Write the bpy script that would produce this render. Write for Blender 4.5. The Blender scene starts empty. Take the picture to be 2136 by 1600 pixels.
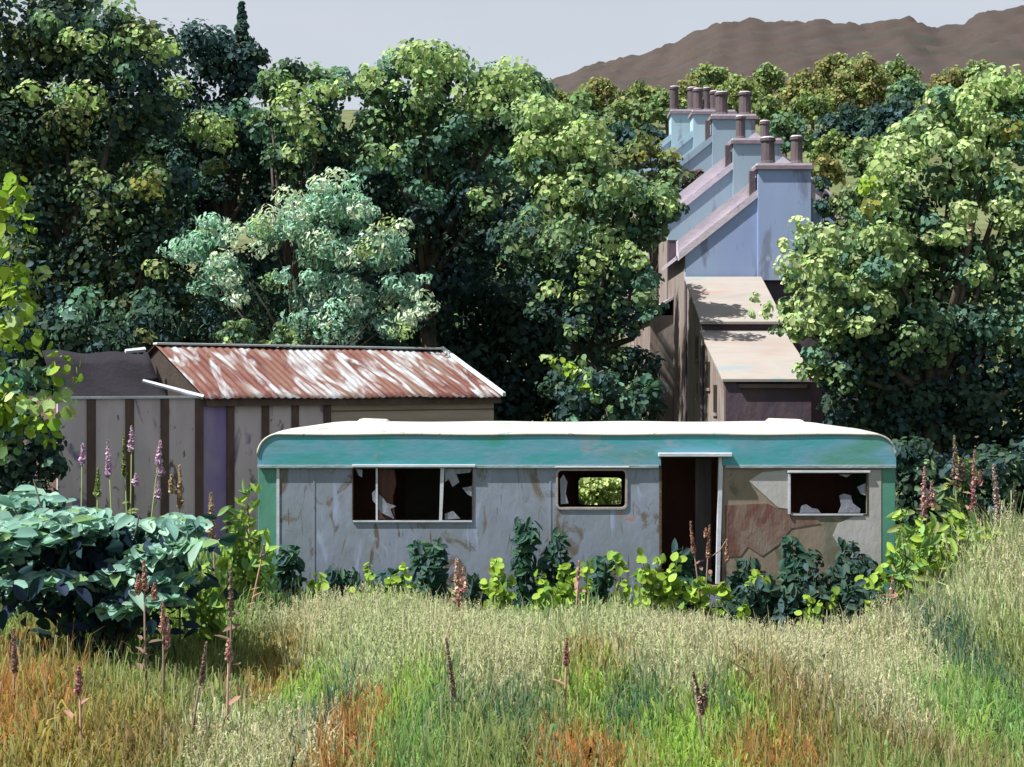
import bpy, math, random
import numpy as np
R = math.radians
F = 2934.0; EYE = 3.4
sc = bpy.context.scene
# ---------------------------------------------------------------- camera
cam_d = bpy.data.cameras.new("camera"); cam = bpy.data.objects.new("camera", cam_d)
sc.collection.objects.link(cam); sc.camera = cam
cam.location = (0, 0, EYE); cam.rotation_euler = (R(90), 0, 0)
cam_d.sensor_width = 36; cam_d.lens = F/2136*36; cam_d.clip_end = 3000
# ---------------------------------------------------------------- sun and sky
SUN = np.array((-0.52, -0.17, 0.83)); SUN /= np.linalg.norm(SUN)
sun_el = math.asin(SUN[2]); sun_az = math.atan2(SUN[0], SUN[1])
w = bpy.data.worlds.new("World"); sc.world = w; w.use_nodes = True
nt = w.node_tree; nt.nodes.clear()
out = nt.nodes.new('ShaderNodeOutputWorld'); bg = nt.nodes.new('ShaderNodeBackground')
sky = nt.nodes.new('ShaderNodeTexSky'); sky.sky_type = 'NISHITA'; sky.sun_disc = False
sky.sun_elevation = sun_el; sky.sun_rotation = sun_az; sky.dust_density = 2.0
mx = nt.nodes.new('ShaderNodeMix'); mx.data_type = 'RGBA'
tc = nt.nodes.new('ShaderNodeTexCoord'); mp = nt.nodes.new('ShaderNodeMapping'); mp.inputs['Scale'].default_value = (1.2, 1.2, 4)
nz = nt.nodes.new('ShaderNodeTexNoise'); nz.inputs['Scale'].default_value = 2.2; nz.inputs['Detail'].default_value = 7
rp = nt.nodes.new('ShaderNodeValToRGB')
rp.color_ramp.elements[0].position = .3; rp.color_ramp.elements[0].color = (2.15, 2.23, 2.36, 1)
rp.color_ramp.elements[1].position = .7; rp.color_ramp.elements[1].color = (2.5, 2.54, 2.62, 1)
nt.links.new(tc.outputs['Generated'], mp.inputs[0]); nt.links.new(mp.outputs[0], nz.inputs['Vector'])
nt.links.new(nz.outputs[0], rp.inputs[0]); nt.links.new(sky.outputs[0], mx.inputs['A']); nt.links.new(rp.outputs[0], mx.inputs['B'])
mx.inputs['Factor'].default_value = .85            # a thin even veil of high cloud over the blue
nt.links.new(mx.outputs['Result'], bg.inputs[0]); bg.inputs[1].default_value = 0.10
nt.links.new(bg.outputs[0], out.inputs[0])
sl = bpy.data.lights.new("sun", 'SUN'); sl.energy = 4.6; sl.angle = R(.6); sl.color = (1, .95, .86)
so = bpy.data.objects.new("sun", sl); sc.collection.objects.link(so)
so.rotation_euler = (math.pi/2 - sun_el, 0, sun_az + math.pi)
import mathutils
so.rotation_euler = mathutils.Vector(SUN).to_track_quat('Z', 'Y').to_euler()
sc.view_settings.view_transform = 'Standard'; sc.view_settings.look = 'None'
sc.view_settings.exposure = 1.45; sc.view_settings.gamma = 1
sc.cycles.max_bounces = 6; sc.cycles.transparent_max_bounces = 4

# ---------------------------------------------------------------- helpers
def P(px, py, D):                       # a point D metres out, seen at this place of the 2136 x 1600 picture
    return ((px-1068)/F*D, D, EYE-(py-800)/F*D)
def lin(r, g, b):
    f = lambda c: ((c/255+.055)/1.055)**2.4 if c/255 > .04 else c/255/12.92
    return (f(r), f(g), f(b))
def tag(o, label=None, cat=None, group=None, kind=None):
    if label: o['label'] = label
    if cat: o['category'] = cat
    if group: o['group'] = group
    if kind: o['kind'] = kind
    return o
def link(o, parent=None):
    sc.collection.objects.link(o)
    if parent is not None:
        o.parent = parent; o.matrix_parent_inverse = parent.matrix_world.inverted()
        if parent.location.length > 0:
            o.matrix_parent_inverse = mathutils.Matrix.Translation(parent.location).inverted()
    return o
def empty(name, loc, label, cat, group=None):
    o = bpy.data.objects.new(name, None); o.location = loc; sc.collection.objects.link(o)
    o.empty_display_size = .2
    o.matrix_world = mathutils.Matrix.Translation(loc)
    return tag(o, label, cat, group)
class MB:
    def __init__(s): s.v = []; s.f = []
    def box(s, a, b):
        x0, y0, z0 = a; x1, y1, z1 = b; n = len(s.v)
        s.v += [(x0,y0,z0),(x1,y0,z0),(x1,y1,z0),(x0,y1,z0),(x0,y0,z1),(x1,y0,z1),(x1,y1,z1),(x0,y1,z1)]
        s.f += [tuple(n+i for i in q) for q in ((0,3,2,1),(4,5,6,7),(0,1,5,4),(1,2,6,5),(2,3,7,6),(3,0,4,7))]
        return s
    def hexa(s, p):                     # eight points: four below, four above
        n = len(s.v); s.v += [tuple(q) for q in p]
        s.f += [tuple(n+i for i in q) for q in ((0,3,2,1),(4,5,6,7),(0,1,5,4),(1,2,6,5),(2,3,7,6),(3,0,4,7))]
        return s
    def prism(s, pts, d):               # outline pushed along d
        n = len(s.v); k = len(pts)
        s.v += [tuple(p) for p in pts] + [(p[0]+d[0], p[1]+d[1], p[2]+d[2]) for p in pts]
        s.f += [tuple(range(n, n+k)), tuple(range(n+2*k-1, n+k-1, -1))]
        s.f += [(n+i, n+k+i, n+k+(i+1) % k, n+(i+1) % k) for i in range(k)]
        return s
    def tube(s, pts, rad, k=6):
        n = len(s.v); pts = [np.array(p, float) for p in pts]
        for i, p in enumerate(pts):
            t = pts[min(i+1, len(pts)-1)]-pts[max(i-1, 0)]; t /= (np.linalg.norm(t)+1e-9)
            a = np.cross(t, (0, 1, 0)) if abs(t[1]) < .9 else np.cross(t, (1, 0, 0)); a /= np.linalg.norm(a); b = np.cross(t, a)
            for j in range(k):
                q = 2*math.pi*j/k; s.v.append(tuple(p+rad[i]*(math.cos(q)*a+math.sin(q)*b)))
        for i in range(len(pts)-1):
            for j in range(k):
                s.f.append((n+i*k+j, n+i*k+(j+1) % k, n+(i+1)*k+(j+1) % k, n+(i+1)*k+j))
        s.f.append(tuple(n+j for j in range(k))[::-1]); m = n+(len(pts)-1)*k; s.f.append(tuple(m+j for j in range(k)))
        return s
    def build(s, name, m, parent=None, bevel=0, smooth=False):
        me = bpy.data.meshes.new(name); me.from_pydata(s.v, [], s.f); me.materials.append(m); me.update()
        o = link(bpy.data.objects.new(name, me), parent)
        if smooth:
            for p in me.polygons: p.use_smooth = True
        if bevel:
            b = o.modifiers.new('bevel', 'BEVEL'); b.width = bevel; b.segments = 2; b.limit_method = 'ANGLE'
        return o

def newmat(name):
    m = bpy.data.materials.new(name); m.use_nodes = True; n = m.node_tree; n.nodes.clear()
    o = n.nodes.new('ShaderNodeOutputMaterial'); b = n.nodes.new('ShaderNodeBsdfPrincipled'); n.links.new(b.outputs[0], o.inputs[0])
    return m, n, b, o
def blotch(name, cols, scale=2.0, stretch=(1,1,1), detail=6, rough=.8, bump=.3, seed=0., dist=.6, lo=.3, hi=.7, spots=None, bscale=None, metal=0):
    """a surface whose own colour wanders between cols; spots = (colour, scale, threshold, stretch)"""
    m, n, b, o = newmat(name); L = n.links.new
    tc = n.nodes.new('ShaderNodeTexCoord'); mp = n.nodes.new('ShaderNodeMapping'); mp.inputs['Scale'].default_value = stretch
    mp.inputs['Location'].default_value = (seed, seed*.7, seed*1.3)
    L(tc.outputs['Object'], mp.inputs[0])
    nz = n.nodes.new('ShaderNodeTexNoise'); nz.inputs['Scale'].default_value = scale; nz.inputs['Detail'].default_value = detail
    nz.inputs['Distortion'].default_value = dist; L(mp.outputs[0], nz.inputs['Vector'])
    rp = n.nodes.new('ShaderNodeValToRGB'); k = len(cols)
    for i, c in enumerate(cols):
        pos = lo+(hi-lo)*i/max(1, k-1)
        e = rp.color_ramp.elements[i] if i < 2 else rp.color_ramp.elements.new(pos)
        e.position = pos; e.color = (*c, 1)
    L(nz.outputs[0], rp.inputs[0]); last = rp.outputs[0]
    for i, s in enumerate(spots or []):
        c, ss, th, st = s
        m2 = n.nodes.new('ShaderNodeMapping'); m2.inputs['Scale'].default_value = st; m2.inputs['Location'].default_value = (3.1*i+seed, 1.7*i, seed)
        L(tc.outputs['Object'], m2.inputs[0])
        z = n.nodes.new('ShaderNodeTexNoise'); z.inputs['Scale'].default_value = ss; z.inputs['Detail'].default_value = 8; z.inputs['Roughness'].default_value = .62
        z.inputs['Distortion'].default_value = 1.0
        L(m2.outputs[0], z.inputs['Vector'])
        r2 = n.nodes.new('ShaderNodeValToRGB'); r2.color_ramp.elements[0].position = th; r2.color_ramp.elements[1].position = th+.06
        L(z.outputs[0], r2.inputs[0])
        x = n.nodes.new('ShaderNodeMix'); x.data_type = 'RGBA'; L(r2.outputs[0], x.inputs['Factor']); L(last, x.inputs['A'])
        x.inputs['B'].default_value = (*c, 1); last = x.outputs['Result']
    L(last, b.inputs['Base Color']); b.inputs['Roughness'].default_value = rough; b.inputs['Metallic'].default_value = metal
    b.inputs['Specular IOR Level'].default_value = .3
    if bump:
        z = n.nodes.new('ShaderNodeTexNoise'); z.inputs['Scale'].default_value = bscale or scale*6; z.inputs['Detail'].default_value = 5
        L(mp.outputs[0], z.inputs['Vector'])
        bp = n.nodes.new('ShaderNodeBump'); bp.inputs['Strength'].default_value = bump; bp.inputs['Distance'].default_value = .03
        L(z.outputs[0], bp.inputs['Height']); L(bp.outputs[0], b.inputs['Normal'])
    return m
def leafmat(name, trans=.38, rough=.75, spec=.12):
    m, n, b, o = newmat(name); L = n.links.new
    a = n.nodes.new('ShaderNodeAttribute'); a.attribute_name = 'Col'
    L(a.outputs['Color'], b.inputs['Base Color']); b.inputs['Roughness'].default_value = rough; b.inputs['Specular IOR Level'].default_value = spec
    t = n.nodes.new('ShaderNodeBsdfTranslucent'); h = n.nodes.new('ShaderNodeMix'); h.data_type = 'RGBA'; h.blend_type = 'MULTIPLY'
    h.inputs['Factor'].default_value = 1; L(a.outputs['Color'], h.inputs['A']); h.inputs['B'].default_value = (.95, 1.15, .8, 1)
    L(h.outputs['Result'], t.inputs[0])
    x = n.nodes.new('ShaderNodeMixShader'); x.inputs[0].default_value = trans; L(b.outputs[0], x.inputs[1]); L(t.outputs[0], x.inputs[2]); L(x.outputs[0], o.inputs[0])
    return m
LEAF = leafmat('leaf'); GRASS = leafmat('grass_blade', .5, .9, .04); PETAL = leafmat('petal', .3, .7, .1)
BARK = blotch('bark', [(.03,.024,.02),(.075,.062,.05)], 3, (3,3,.6), bump=.6)

# ---- foliage -----------------------------------------------------------
TPL = {   # leaf outlines: base, right pair, tip, left pair
  'dab':  np.array([(0,0,0),(.36,.28,.05),(.34,.76,.05),(0,1,-.04),(-.34,.76,.05),(-.36,.28,.05)]),
  'long': np.array([(0,0,0),(.17,.3,.04),(.15,.7,.0),(0,1,-.12),(-.15,.7,.0),(-.17,.3,.04)]),
}
_o = [(.20,.10,.03),(.36,.30,.06),(.36,.55,.05),(.22,.82,.0)]; TPL['oval'] = np.array([(0,0,0)]+_o+[(0,1,-.07)]+[(-a,b,c) for a,b,c in _o[::-1]])
_o = [(.10,.12,.03),(.19,.32,.06),(.19,.58,.03),(.11,.84,-.05)]; TPL['lance'] = np.array([(0,0,0)]+_o+[(0,1,-.14)]+[(-a,b,c) for a,b,c in _o[::-1]])
_o = [(.13,.10,.03),(.25,.30,.08),(.24,.58,.04),(.13,.84,-.06)]; TPL['pad'] = np.array([(0,0,0)]+_o+[(0,1,-.20)]+[(-a,b,c) for a,b,c in _o[::-1]])
def leafset(c, nrm, size, col, rng, tpl='dab', down=.5):
    N = len(c); nrm = nrm/(np.linalg.norm(nrm, axis=1)[:, None]+1e-9)
    d = rng.normal(size=(N, 3)); d[:, 2] -= down*1.5
    y = d-(d*nrm).sum(1)[:, None]*nrm; y /= (np.linalg.norm(y, axis=1)[:, None]+1e-9)
    x = np.cross(y, nrm); T = TPL[tpl].copy(); T[:, 1] -= .5
    V = c[:, None, :]+size[:, None, None]*(T[None, :, 0, None]*x[:, None, :]+T[None, :, 1, None]*y[:, None, :]+T[None, :, 2, None]*nrm[:, None, :])
    return V.reshape(-1, 3), np.repeat(col, len(T), axis=0)
def leafmesh(name, V, C, m, parent=None, nv=6, strip=False):
    n = len(V)//nv; h = nv//2; me = bpy.data.meshes.new(name)
    q = np.array([list(range(0, h+1)), [0]+list(range(h, nv))]) if not strip else np.array([(0,1,3,2),(2,3,5,4),(4,5,7,6)]);
    k = len(q); h = 3 if strip else h; idx = (np.arange(n)[:, None, None]*nv+q[None]).reshape(-1).astype(np.int32)
    me.vertices.add(len(V)); me.vertices.foreach_set('co', V.astype(np.float32).ravel())
    me.loops.add(len(idx)); me.loops.foreach_set('vertex_index', idx)
    me.polygons.add(k*n); me.polygons.foreach_set('loop_start', (np.arange(k*n)*(h+1)).astype(np.int32))
    me.update(calc_edges=True)
    a = me.color_attributes.new('Col', 'FLOAT_COLOR', 'POINT')
    a.data.foreach_set('color', np.concatenate([C, np.ones((len(C), 1))], 1).astype(np.float32).ravel())
    me.materials.append(m)
    return link(bpy.data.objects.new(name, me), parent)
# leaf colours (albedo); YEL and PALE also put sunlight into the extra clumps
YEL = (.29,.38,.17); LIM = (.20,.30,.04); MID = (.15,.235,.12); COOL = (.09,.18,.135); DARK = (.040,.074,.056); BLUE = (.040,.080,.088)
OLV = (.11,.14,.065); SIL = (.30,.50,.41); SILL = (.48,.60,.45); SILD = (.20,.35,.30); GOLD = (.20,.21,.06); PALE = (.36,.44,.23)
def pick(rng, pal, n):
    c = np.array([p[0] for p in pal]); wt = np.array([p[1] for p in pal], float); wt /= wt.sum()
    return c[rng.choice(len(pal), n, p=wt)]
def sphere(rng, n):
    d = rng.normal(size=(n, 3)); return d/np.linalg.norm(d, axis=1)[:, None]
LK = .68
def clump(rng, c, r, col, leaf, dens=1.0, flat=.75):
    leaf = leaf*LK; n = max(6, int(dens*8.5*(r/leaf)**2)); d = sphere(rng, n); d[:, 2] *= flat
    rad = r*(.45+.6*rng.random(n)**.6)
    p = np.array(c)+d*rad[:, None]
    nr = d+.33*rng.normal(size=(n, 3))+np.array((-.1, -.15, .4))
    cc = np.array(col)*(1+.16*rng.normal(size=(n, 1)))*(1+.06*rng.normal(size=(n, 3)))
    return p, nr, leaf*(.5+.85*rng.random(n)**1.3), np.clip(cc, .004, .6)
def crown(rng, lobes, pal, leaf, dens, nsub=13, fill=.8, tpl='dab', extra=(), sub=(.3,.5)):
    ps = []
    for lb in lobes:
        c, Rr = np.array(lb[0], float), lb[1]; pl = lb[2] if len(lb) > 2 and lb[2] else pal
        ns = int(nsub*(.8+.4*rng.random())); dirs = sphere(rng, ns)
        for d in dirs:
            d = d*np.array((1, 1, .85)); r = Rr*rng.uniform(*sub)
            ps.append(clump(rng, c+d*(Rr-r*.7)*rng.uniform(.8, 1.08), r, pick(rng, pl, 1)[0]*rng.uniform(.8, 1.2), leaf, dens))
        n = int(fill*14*(Rr/leaf)**2*1.0)
        d = sphere(rng, n); p = c+d*(Rr*.72*rng.random(n)**.4)[:, None]
        ps.append((p, d+.5*rng.normal(size=(n, 3)), leaf*.80*(.7+.6*rng.random(n)), pick(rng, pl, n)*.8))  # inner leaves darkened: shade of the crown core put into their colour
    for c, r, col in extra:  # mostly paler clumps: sunlit dabs painted in by leaf colour
        ps.append(clump(rng, c, r*1.22, col, leaf, dens*1.2))
    return [np.concatenate([p[i] for p in ps]) for i in range(4)]
def tree(name, label, cat, base, lobes, pal, leaf=.2, dens=1., seed=1, tr=.22, group=None, nsub=13, fill=.8, tpl='dab', extra=(), sub=(.3,.5), bark=None, trunks=1, limbs=True):
    rng = np.random.default_rng(seed); base = np.array(base, float)
    t = empty(name, tuple(base), label, cat, group)
    a = crown(rng, lobes, pal, leaf, dens, nsub, fill, tpl, extra, sub)
    V, C = leafset(*a, rng, tpl)
    leafmesh('crown', V, C, LEAF, t)
    L = np.array([l[0] for l in lobes]); mid = L.mean(0); hz = (mid[2]-base[2])
    for k in range(trunks):
        mb = MB(); bx = base+np.array((.9*(k-(trunks-1)/2), .2*(k % 2), -.3))
        fork = np.array((bx[0]*.6+mid[0]*.4+rng.normal()*.2, bx[1]*.5+mid[1]*.5, base[2]+hz*.62))
        m1 = (bx+fork)/2+rng.normal(size=3)*.12
        mb.tube([bx, m1, fork], [tr, tr*.78, tr*.6], 8)
        if limbs:
            for l in lobes[k::trunks]:
                e = np.array(l[0]); q = (fork+e)/2+np.array((rng.normal()*.2, rng.normal()*.2, -.2))
                mb.tube([fork-np.array((0, 0, .3*rng.random())), q, e], [tr*.42, tr*.26, tr*.08], 6)
        mb.build('trunk', bark or BARK, t, smooth=True)
    return t
def LB(D, items, k=1.0, pal=None):      # lobes given as seen: (px, py, radius px [, depth shift [, palette]])
    o = []
    for it in items:
        d = D+(it[3] if len(it) > 3 else 0); o.append((P(it[0], it[1], d), it[2]/F*d*k, it[4] if len(it) > 4 else pal))
    return o

# ---------------------------------------------------------------- ground
GY = [(-40,-.3),(0,0),(33,0),(36.5,.8),(60,6.0),(100,15.5),(170,36.5),(260,50)]
def gz(x, y):
    z = np.interp(y, [g[0] for g in GY], [g[1] for g in GY])
    z = z+.45*np.exp(-((x-7.6)/1.9)**2-((y-18.5)/3.5)**2)       # the rise the right-hand weeds stand on
    z = z+.06*np.sin(x*.9+y*.5)+.05*np.sin(x*.37-y*.8)
    return z
def gridmesh(name, xs, ys, fz, m, kind='structure'):
    X, Y = np.meshgrid(xs, ys); Z = fz(X, Y); nx, ny = len(xs), len(ys)
    v = np.stack([X, Y, Z], -1).reshape(-1, 3); i = np.arange(ny-1)[:, None]*nx+np.arange(nx-1)[None]
    f = np.stack([i, i+1, i+1+nx, i+nx], -1).reshape(-1, 4)
    me = bpy.data.meshes.new(name); me.from_pydata(v.tolist(), [], f.tolist()); me.materials.append(m)
    for p in me.polygons: p.use_smooth = True
    o = link(bpy.data.objects.new(name, me)); return tag(o, kind=kind)
SOIL = blotch('meadow_soil', [(.03,.028,.014),(.06,.075,.025),(.09,.085,.03)], .6, bump=.8, bscale=9, spots=[((.085,.105,.045), .09, .5, (1,1,1))])
xs = np.concatenate([np.arange(-200, -20, 12), np.arange(-20, 22, .7), np.arange(22, 230, 10)])
ys = np.concatenate([np.arange(-40, 8, 6), np.arange(8, 40, .8), np.arange(40, 262, 5)])
gridmesh('ground', xs, ys, gz, SOIL)
# the heather-brown hill behind the valley
prof = np.array([(-2500,420),(-400,330),(700,260),(1080,200),(1160,165),(1210,140),(1300,122),(1400,95),(1450,62),(1500,46),(1560,42),(1640,46),(1700,40),(1800,52),(1890,36),(1960,56),(2010,48),(2060,22),(2140,14),(2400,-10),(3400,60),(5000,200)], float)
hill_u = (prof[:, 0]-1068)/F; hill_k = (800-prof[:, 1])/F
def hz(x, y):
    u = x/y; zr = EYE+np.interp(u, hill_u, hill_k)*480
    b = np.interp(y, [235,270,300,360,420,480,540,700], [-14,.0,.22,.48,.72,1,.96,.7])
    z0 = 48
    z = np.where(b < 0, z0+b, z0+(zr-z0)*b)
    rngn = (np.sin(x*.21)*np.cos(y*.17+x*.05)+np.sin(x*.47+1.3)*np.sin(y*.33)+1.1*np.sin(x*.71+y*.3)*np.sin(y*.4+x*.13)+.8*np.sin(x*1.13+2)*np.cos(y*.7))
    return z+.55*rngn
HILL = blotch('heather_hillside', [(.017,.016,.011),(.028,.017,.014),(.021,.016,.015)], .03, (1,1,1), bump=1, bscale=.5, lo=.35, hi=.65)
gridmesh('hill', np.arange(-300, 420, 1.6), np.concatenate([np.arange(235, 560, 4), [600, 700]]), hz, HILL)

# ================================================================ THE CARAVAN
TEAL = blotch('teal_paint', [(.045,.22,.20),(.05,.25,.30),(.10,.25,.34),(.07,.22,.20)], 1.5, (.6,1,1.5), rough=.55, bump=.12, seed=2, lo=.32, hi=.68, spots=[((.17,.24,.30), 1.3, .58, (.8,1,1)), ((.07,.15,.12), 5, .66, (1,1,1.6))])
TEALD = blotch('faded_green_paint', [(.05,.17,.135),(.07,.22,.17)], 3, (1,1,.5), rough=.6, bump=.1, seed=5, spots=[((.05,.09,.07), 5, .63, (1,1,.5))])
WHITE = blotch('weathered_white_roof', [(.32,.33,.31),(.38,.375,.35)], 1.6, (.5,1.4,1), rough=.7, bump=.15, seed=1, spots=[((.17,.25,.26), 1.8, .58, (.4,2,1)), ((.15,.17,.12), 5, .60, (1,1,1))])
GREYP = blotch('grey_blue_panel', [(.14,.175,.225),(.18,.215,.29),(.155,.185,.23),(.205,.245,.36)], 1.4, (1,1,.55), rough=.6, bump=.2, seed=4, spots=[((.105,.095,.085), 2.0, .55, (1.2,1,.7)), ((.095,.08,.065), 6, .62, (1.6,1,.25)), ((.30,.13,.08), 3.5, .65, (1,1,.8)), ((.22,.27,.40), 1.9, .57, (1.3,1,.45))])
BROWNP = blotch('weathered_brown_panel', [(.15,.135,.105),(.19,.155,.125),(.115,.125,.10)], 1.8, (1,1,.6), rough=.8, bump=.25, seed=8, spots=[((.10,.10,.075), 3, .56, (1,1,.7)), ((.23,.13,.09), 4, .63, (1,1,.8))])
REDP = blotch('red_brown_stain', [(.10,.05,.042),(.14,.095,.08),(.155,.14,.12)], 3.6, (1.2,1,.5), rough=.8, bump=.25, seed=3, lo=.38, hi=.66)
PALEP = blotch('pale_grey_panel', [(.27,.27,.275),(.34,.34,.36)], 2.5, (1,1,.6), rough=.65, bump=.15, seed=9)
TRIM = blotch('dull_aluminium', [(.33,.36,.42),(.46,.49,.56)], 5, (.4,1,1), rough=.5, bump=.1, seed=3)
DARKIN = blotch('dark_brown_lining', [(.13,.055,.04),(.19,.09,.065)], 2, (1,1,.5), bump=.2)
OLIVEIN = blotch('dark_olive_lining', [(.02,.02,.012),(.035,.035,.022)], 2, bump=.2)
GLASSY = blotch('clouded_glass', [(.22,.24,.30),(.11,.12,.16)], 9, (1,1,.5), rough=.3, bump=.2, seed=6)
REDF = blotch('brown_curtain', [(.075,.035,.028),(.045,.02,.016)], 6, (4,1,.4), bump=.3)
CY0, CY1 = 20.0, 22.4
def cx(px, D=20.): return (px-1068)/F*D
def cz(py, D=20.): return EYE-(py-800)/F*D
XL, XR = cx(538), cx(1868); ZT, ZB = cz(908), .22
RC = .30
car = empty('static_caravan', ((XL+XR)/2, 21.2, 0), 'derelict teal and grey static caravan with white roof and broken windows in tall grass', 'caravan')
ZBAND = cz(971)
def front_panel(name, x0, x1, z0, z1, holes, m, y0=CY0, t=.04):
    X = sorted({x0, x1} | {h[0] for h in holes} | {h[1] for h in holes}); Z = sorted({z0, z1} | {h[2] for h in holes} | {h[3] for h in holes})
    X = [x for x in X if x0 <= x <= x1]; Z = [z for z in Z if z0 <= z <= z1]; mb = MB()
    ids = {}
    def vid(x, y, z):
        k = (round(x, 5), round(y, 5), round(z, 5))
        if k not in ids: ids[k] = len(mb.v); mb.v.append(k)
        return ids[k]
    solid = lambda i, j: 0 <= i < len(X)-1 and 0 <= j < len(Z)-1 and not any(h[0] <= (X[i]+X[i+1])/2 <= h[1] and h[2] <= (Z[j]+Z[j+1])/2 <= h[3] for h in holes)
    for i in range(len(X)-1):
        for j in range(len(Z)-1):
            if not solid(i, j): continue
            a, b, c, d = X[i], X[i+1], Z[j], Z[j+1]; u, v_ = y0, y0+t
            mb.f.append((vid(a,u,c), vid(b,u,c), vid(b,u,d), vid(a,u,d))); mb.f.append((vid(a,v_,d), vid(b,v_,d), vid(b,v_,c), vid(a,v_,c)))
            if not solid(i-1, j): mb.f.append((vid(a,u,d), vid(a,v_,d), vid(a,v_,c), vid(a,u,c)))
            if not solid(i+1, j): mb.f.append((vid(b,u,c), vid(b,v_,c), vid(b,v_,d), vid(b,u,d)))
            if not solid(i, j-1): mb.f.append((vid(a,u,c), vid(a,v_,c), vid(b,v_,c), vid(b,u,c)))
            if not solid(i, j+1): mb.f.append((vid(b,u,d), vid(b,v_,d), vid(a,v_,d), vid(a,u,d)))
    return mb.build(name, m, car)
W1 = (cx(736), cx(985), cz(1086), cz(976)); W2 = (cx(1162), cx(1306), cz(1060), cz(980)); W3 = (cx(1650), cx(1808), cz(1072), cz(988))
DR = (cx(1378), cx(1506), .5, cz(952))
xa, xb, xc = cx(581), cx(1506), cx(1840)
front_panel('front_wall', xa, xb, ZB, ZBAND, [W1, W2, (DR[0], 9, DR[2], 9)], GREYP)
for px in (655, 1148): MB().box((cx(px)-.014, CY0-.006, ZB), (cx(px)+.014, CY0-.0005, ZBAND-.036)).build('panel_seam', GREYP, car, .002)
front_panel('side_panel', xb, xc, ZB, ZBAND, [W3], BROWNP)['label'] = 'weathered brown panel right of the doorway'
# pale and red-brown sheets left on the brown end, 6 mm proud
def sheet(name, pts, m, y=CY0-.006, parent=car, t=.006):
    return MB().prism([(cx(p[0]), y, cz(p[1])) for p in pts], (0, t-.001, 0)).build(name, m, parent)
sheet('pale_sheet', [(1562,1003),(1590,985),(1646,980),(1646,1062),(1622,1058)], PALEP)
sheet('pale_sheet', [(1812,980),(1838,980),(1838,1190),(1826,1196),(1812,1160),(1772,1165),(1752,1190),(1757,1150),(1737,1118),(1748,1092),(1780,1078),(1812,1075)], PALEP)
sheet('stained_sheet', [(1512,1054),(1600,1050),(1625,1062),(1700,1078),(1712,1092),(1650,1102),(1625,1135),(1590,1160),(1560,1140),(1545,1160),(1514,1162)], REDP)
0 and sheet('pale_sheet', [(1560,1100),(1590,1085),(1605,1130),(1575,1165),(1560,1150)], PALEP, CY0-.012)
# corner posts in green, fascia with rounded upper corners
MB().box((XL, CY0, ZB), (xa, CY0+.05, ZBAND)).build('corner_panel', TEALD, car, .008)
MB().box((xc, CY0, ZB), (XR, CY0+.05, ZBAND)).build('corner_panel', TEALD, car, .008)
arc = lambda x, z, a0, a1, n=7: [(x+RC*math.cos(R(a0+(a1-a0)*i/n)), z+RC*math.sin(R(a0+(a1-a0)*i/n))) for i in range(n+1)]
fo = [(DR[0], ZBAND), (DR[0], DR[3]), (DR[1], DR[3]), (DR[1], ZBAND), (XR, ZBAND)]+arc(XR-RC, ZT-RC, 0, 90)+arc(XL+RC, ZT-RC, 90, 180)+[(XL, ZBAND)]
MB().prism([(p[0], CY0-.03, p[1]) for p in fo], (0, .07, 0)).build('fascia', TEAL, car)
gm = MB(); gm.box((XL, CY0-.045, ZBAND-.035), (cx(1374), CY0-.031, ZBAND+.008)); gm.box((cx(1512), CY0-.045, ZBAND-.035), (XR, CY0-.031, ZBAND+.008))
gm.build('drip_rail', blotch('grey_rail', [(.17,.22,.25),(.24,.28,.32)], 3, (.5,1,1)), car, .004)
MB().box((cx(577), CY0-.012, ZB), (cx(583), CY0-.001, ZBAND-.036)).build('edge_trim', TRIM, car)
# roof: cambered skin running into the rounded ends
prof2 = arc(XL+RC, ZT-RC, 180, 90)+[(x, ZT) for x in np.linspace(XL+RC+.2, XR-RC-.2, 40)]+arc(XR-RC, ZT-RC, 90, 0)
V = []; ny = 13
for i, (x, z) in enumerate(prof2):
    cc = .135*min(1, min(x-XL, XR-x)/1.0)
    for j in range(ny):
        s = j/(ny-1); V.append((x, CY0-.045+s*(CY1-CY0+.09), z+.012+cc*(1-(2*s-1)**2)**.8+.006*math.sin(x*3.1+s*4)))
Fc = [(i*ny+j, (i+1)*ny+j, (i+1)*ny+j+1, i*ny+j+1) for i in range(len(prof2)-1) for j in range(ny-1)]
m_ = MB(); m_.v = V; m_.f = Fc; ro = m_.build('roof', WHITE, car, smooth=True)
so_ = ro.modifiers.new('s', 'SOLIDIFY'); so_.thickness = .03; so_.offset = 0
em = MB()
em.box((XL, CY0+.051, ZB), (XL+.03, CY1-.04, ZT-RC)); em.build('end_wall', TEALD, car); em = MB(); em.box((XR-.03, CY0+.051, ZB), (XR, CY1-.04, ZT-RC))
em.build('end_wall', TEALD, car)
# back wall with its own window, floor, partitions
BW = (cx(1203, 22.4), cx(1300, 22.4), cz(1056, 22.4), cz(992, 22.4))
front_panel('back_wall', XL, XR, ZB, ZT-.02, [BW], DARKIN, CY1-.04)
MB().box((XL+.04, CY0+.055, .44), (XR-.04, CY1-.045, .5)).build('floor', DARKIN, car)
MB().box((XL+.05, CY0+.06, ZT-.1), (XR-.05, CY1-.05, ZT-.06)).build('ceiling_lining', DARKIN, car)
MB().box((cx(1462), 20.6, .5), (cx(1496), 20.64, 2.3)).build('inner_door', blotch('inner_grey', [(.05,.05,.055),(.085,.08,.085)], 3, (3,1,.3)), car)
MB().box((cx(1100), 20.06, .5), (cx(1103), 22.3, 2.4)).build('partition', OLIVEIN, car)
MB().box((cx(1340), 20.06, .5), (cx(1343), 22.3, 2.4)).build('partition', DARKIN, car)
MB().box((cx(830), 21.4, .5), (cx(1010), 21.45, 2.2)).build('cupboard', OLIVEIN, car)
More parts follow.
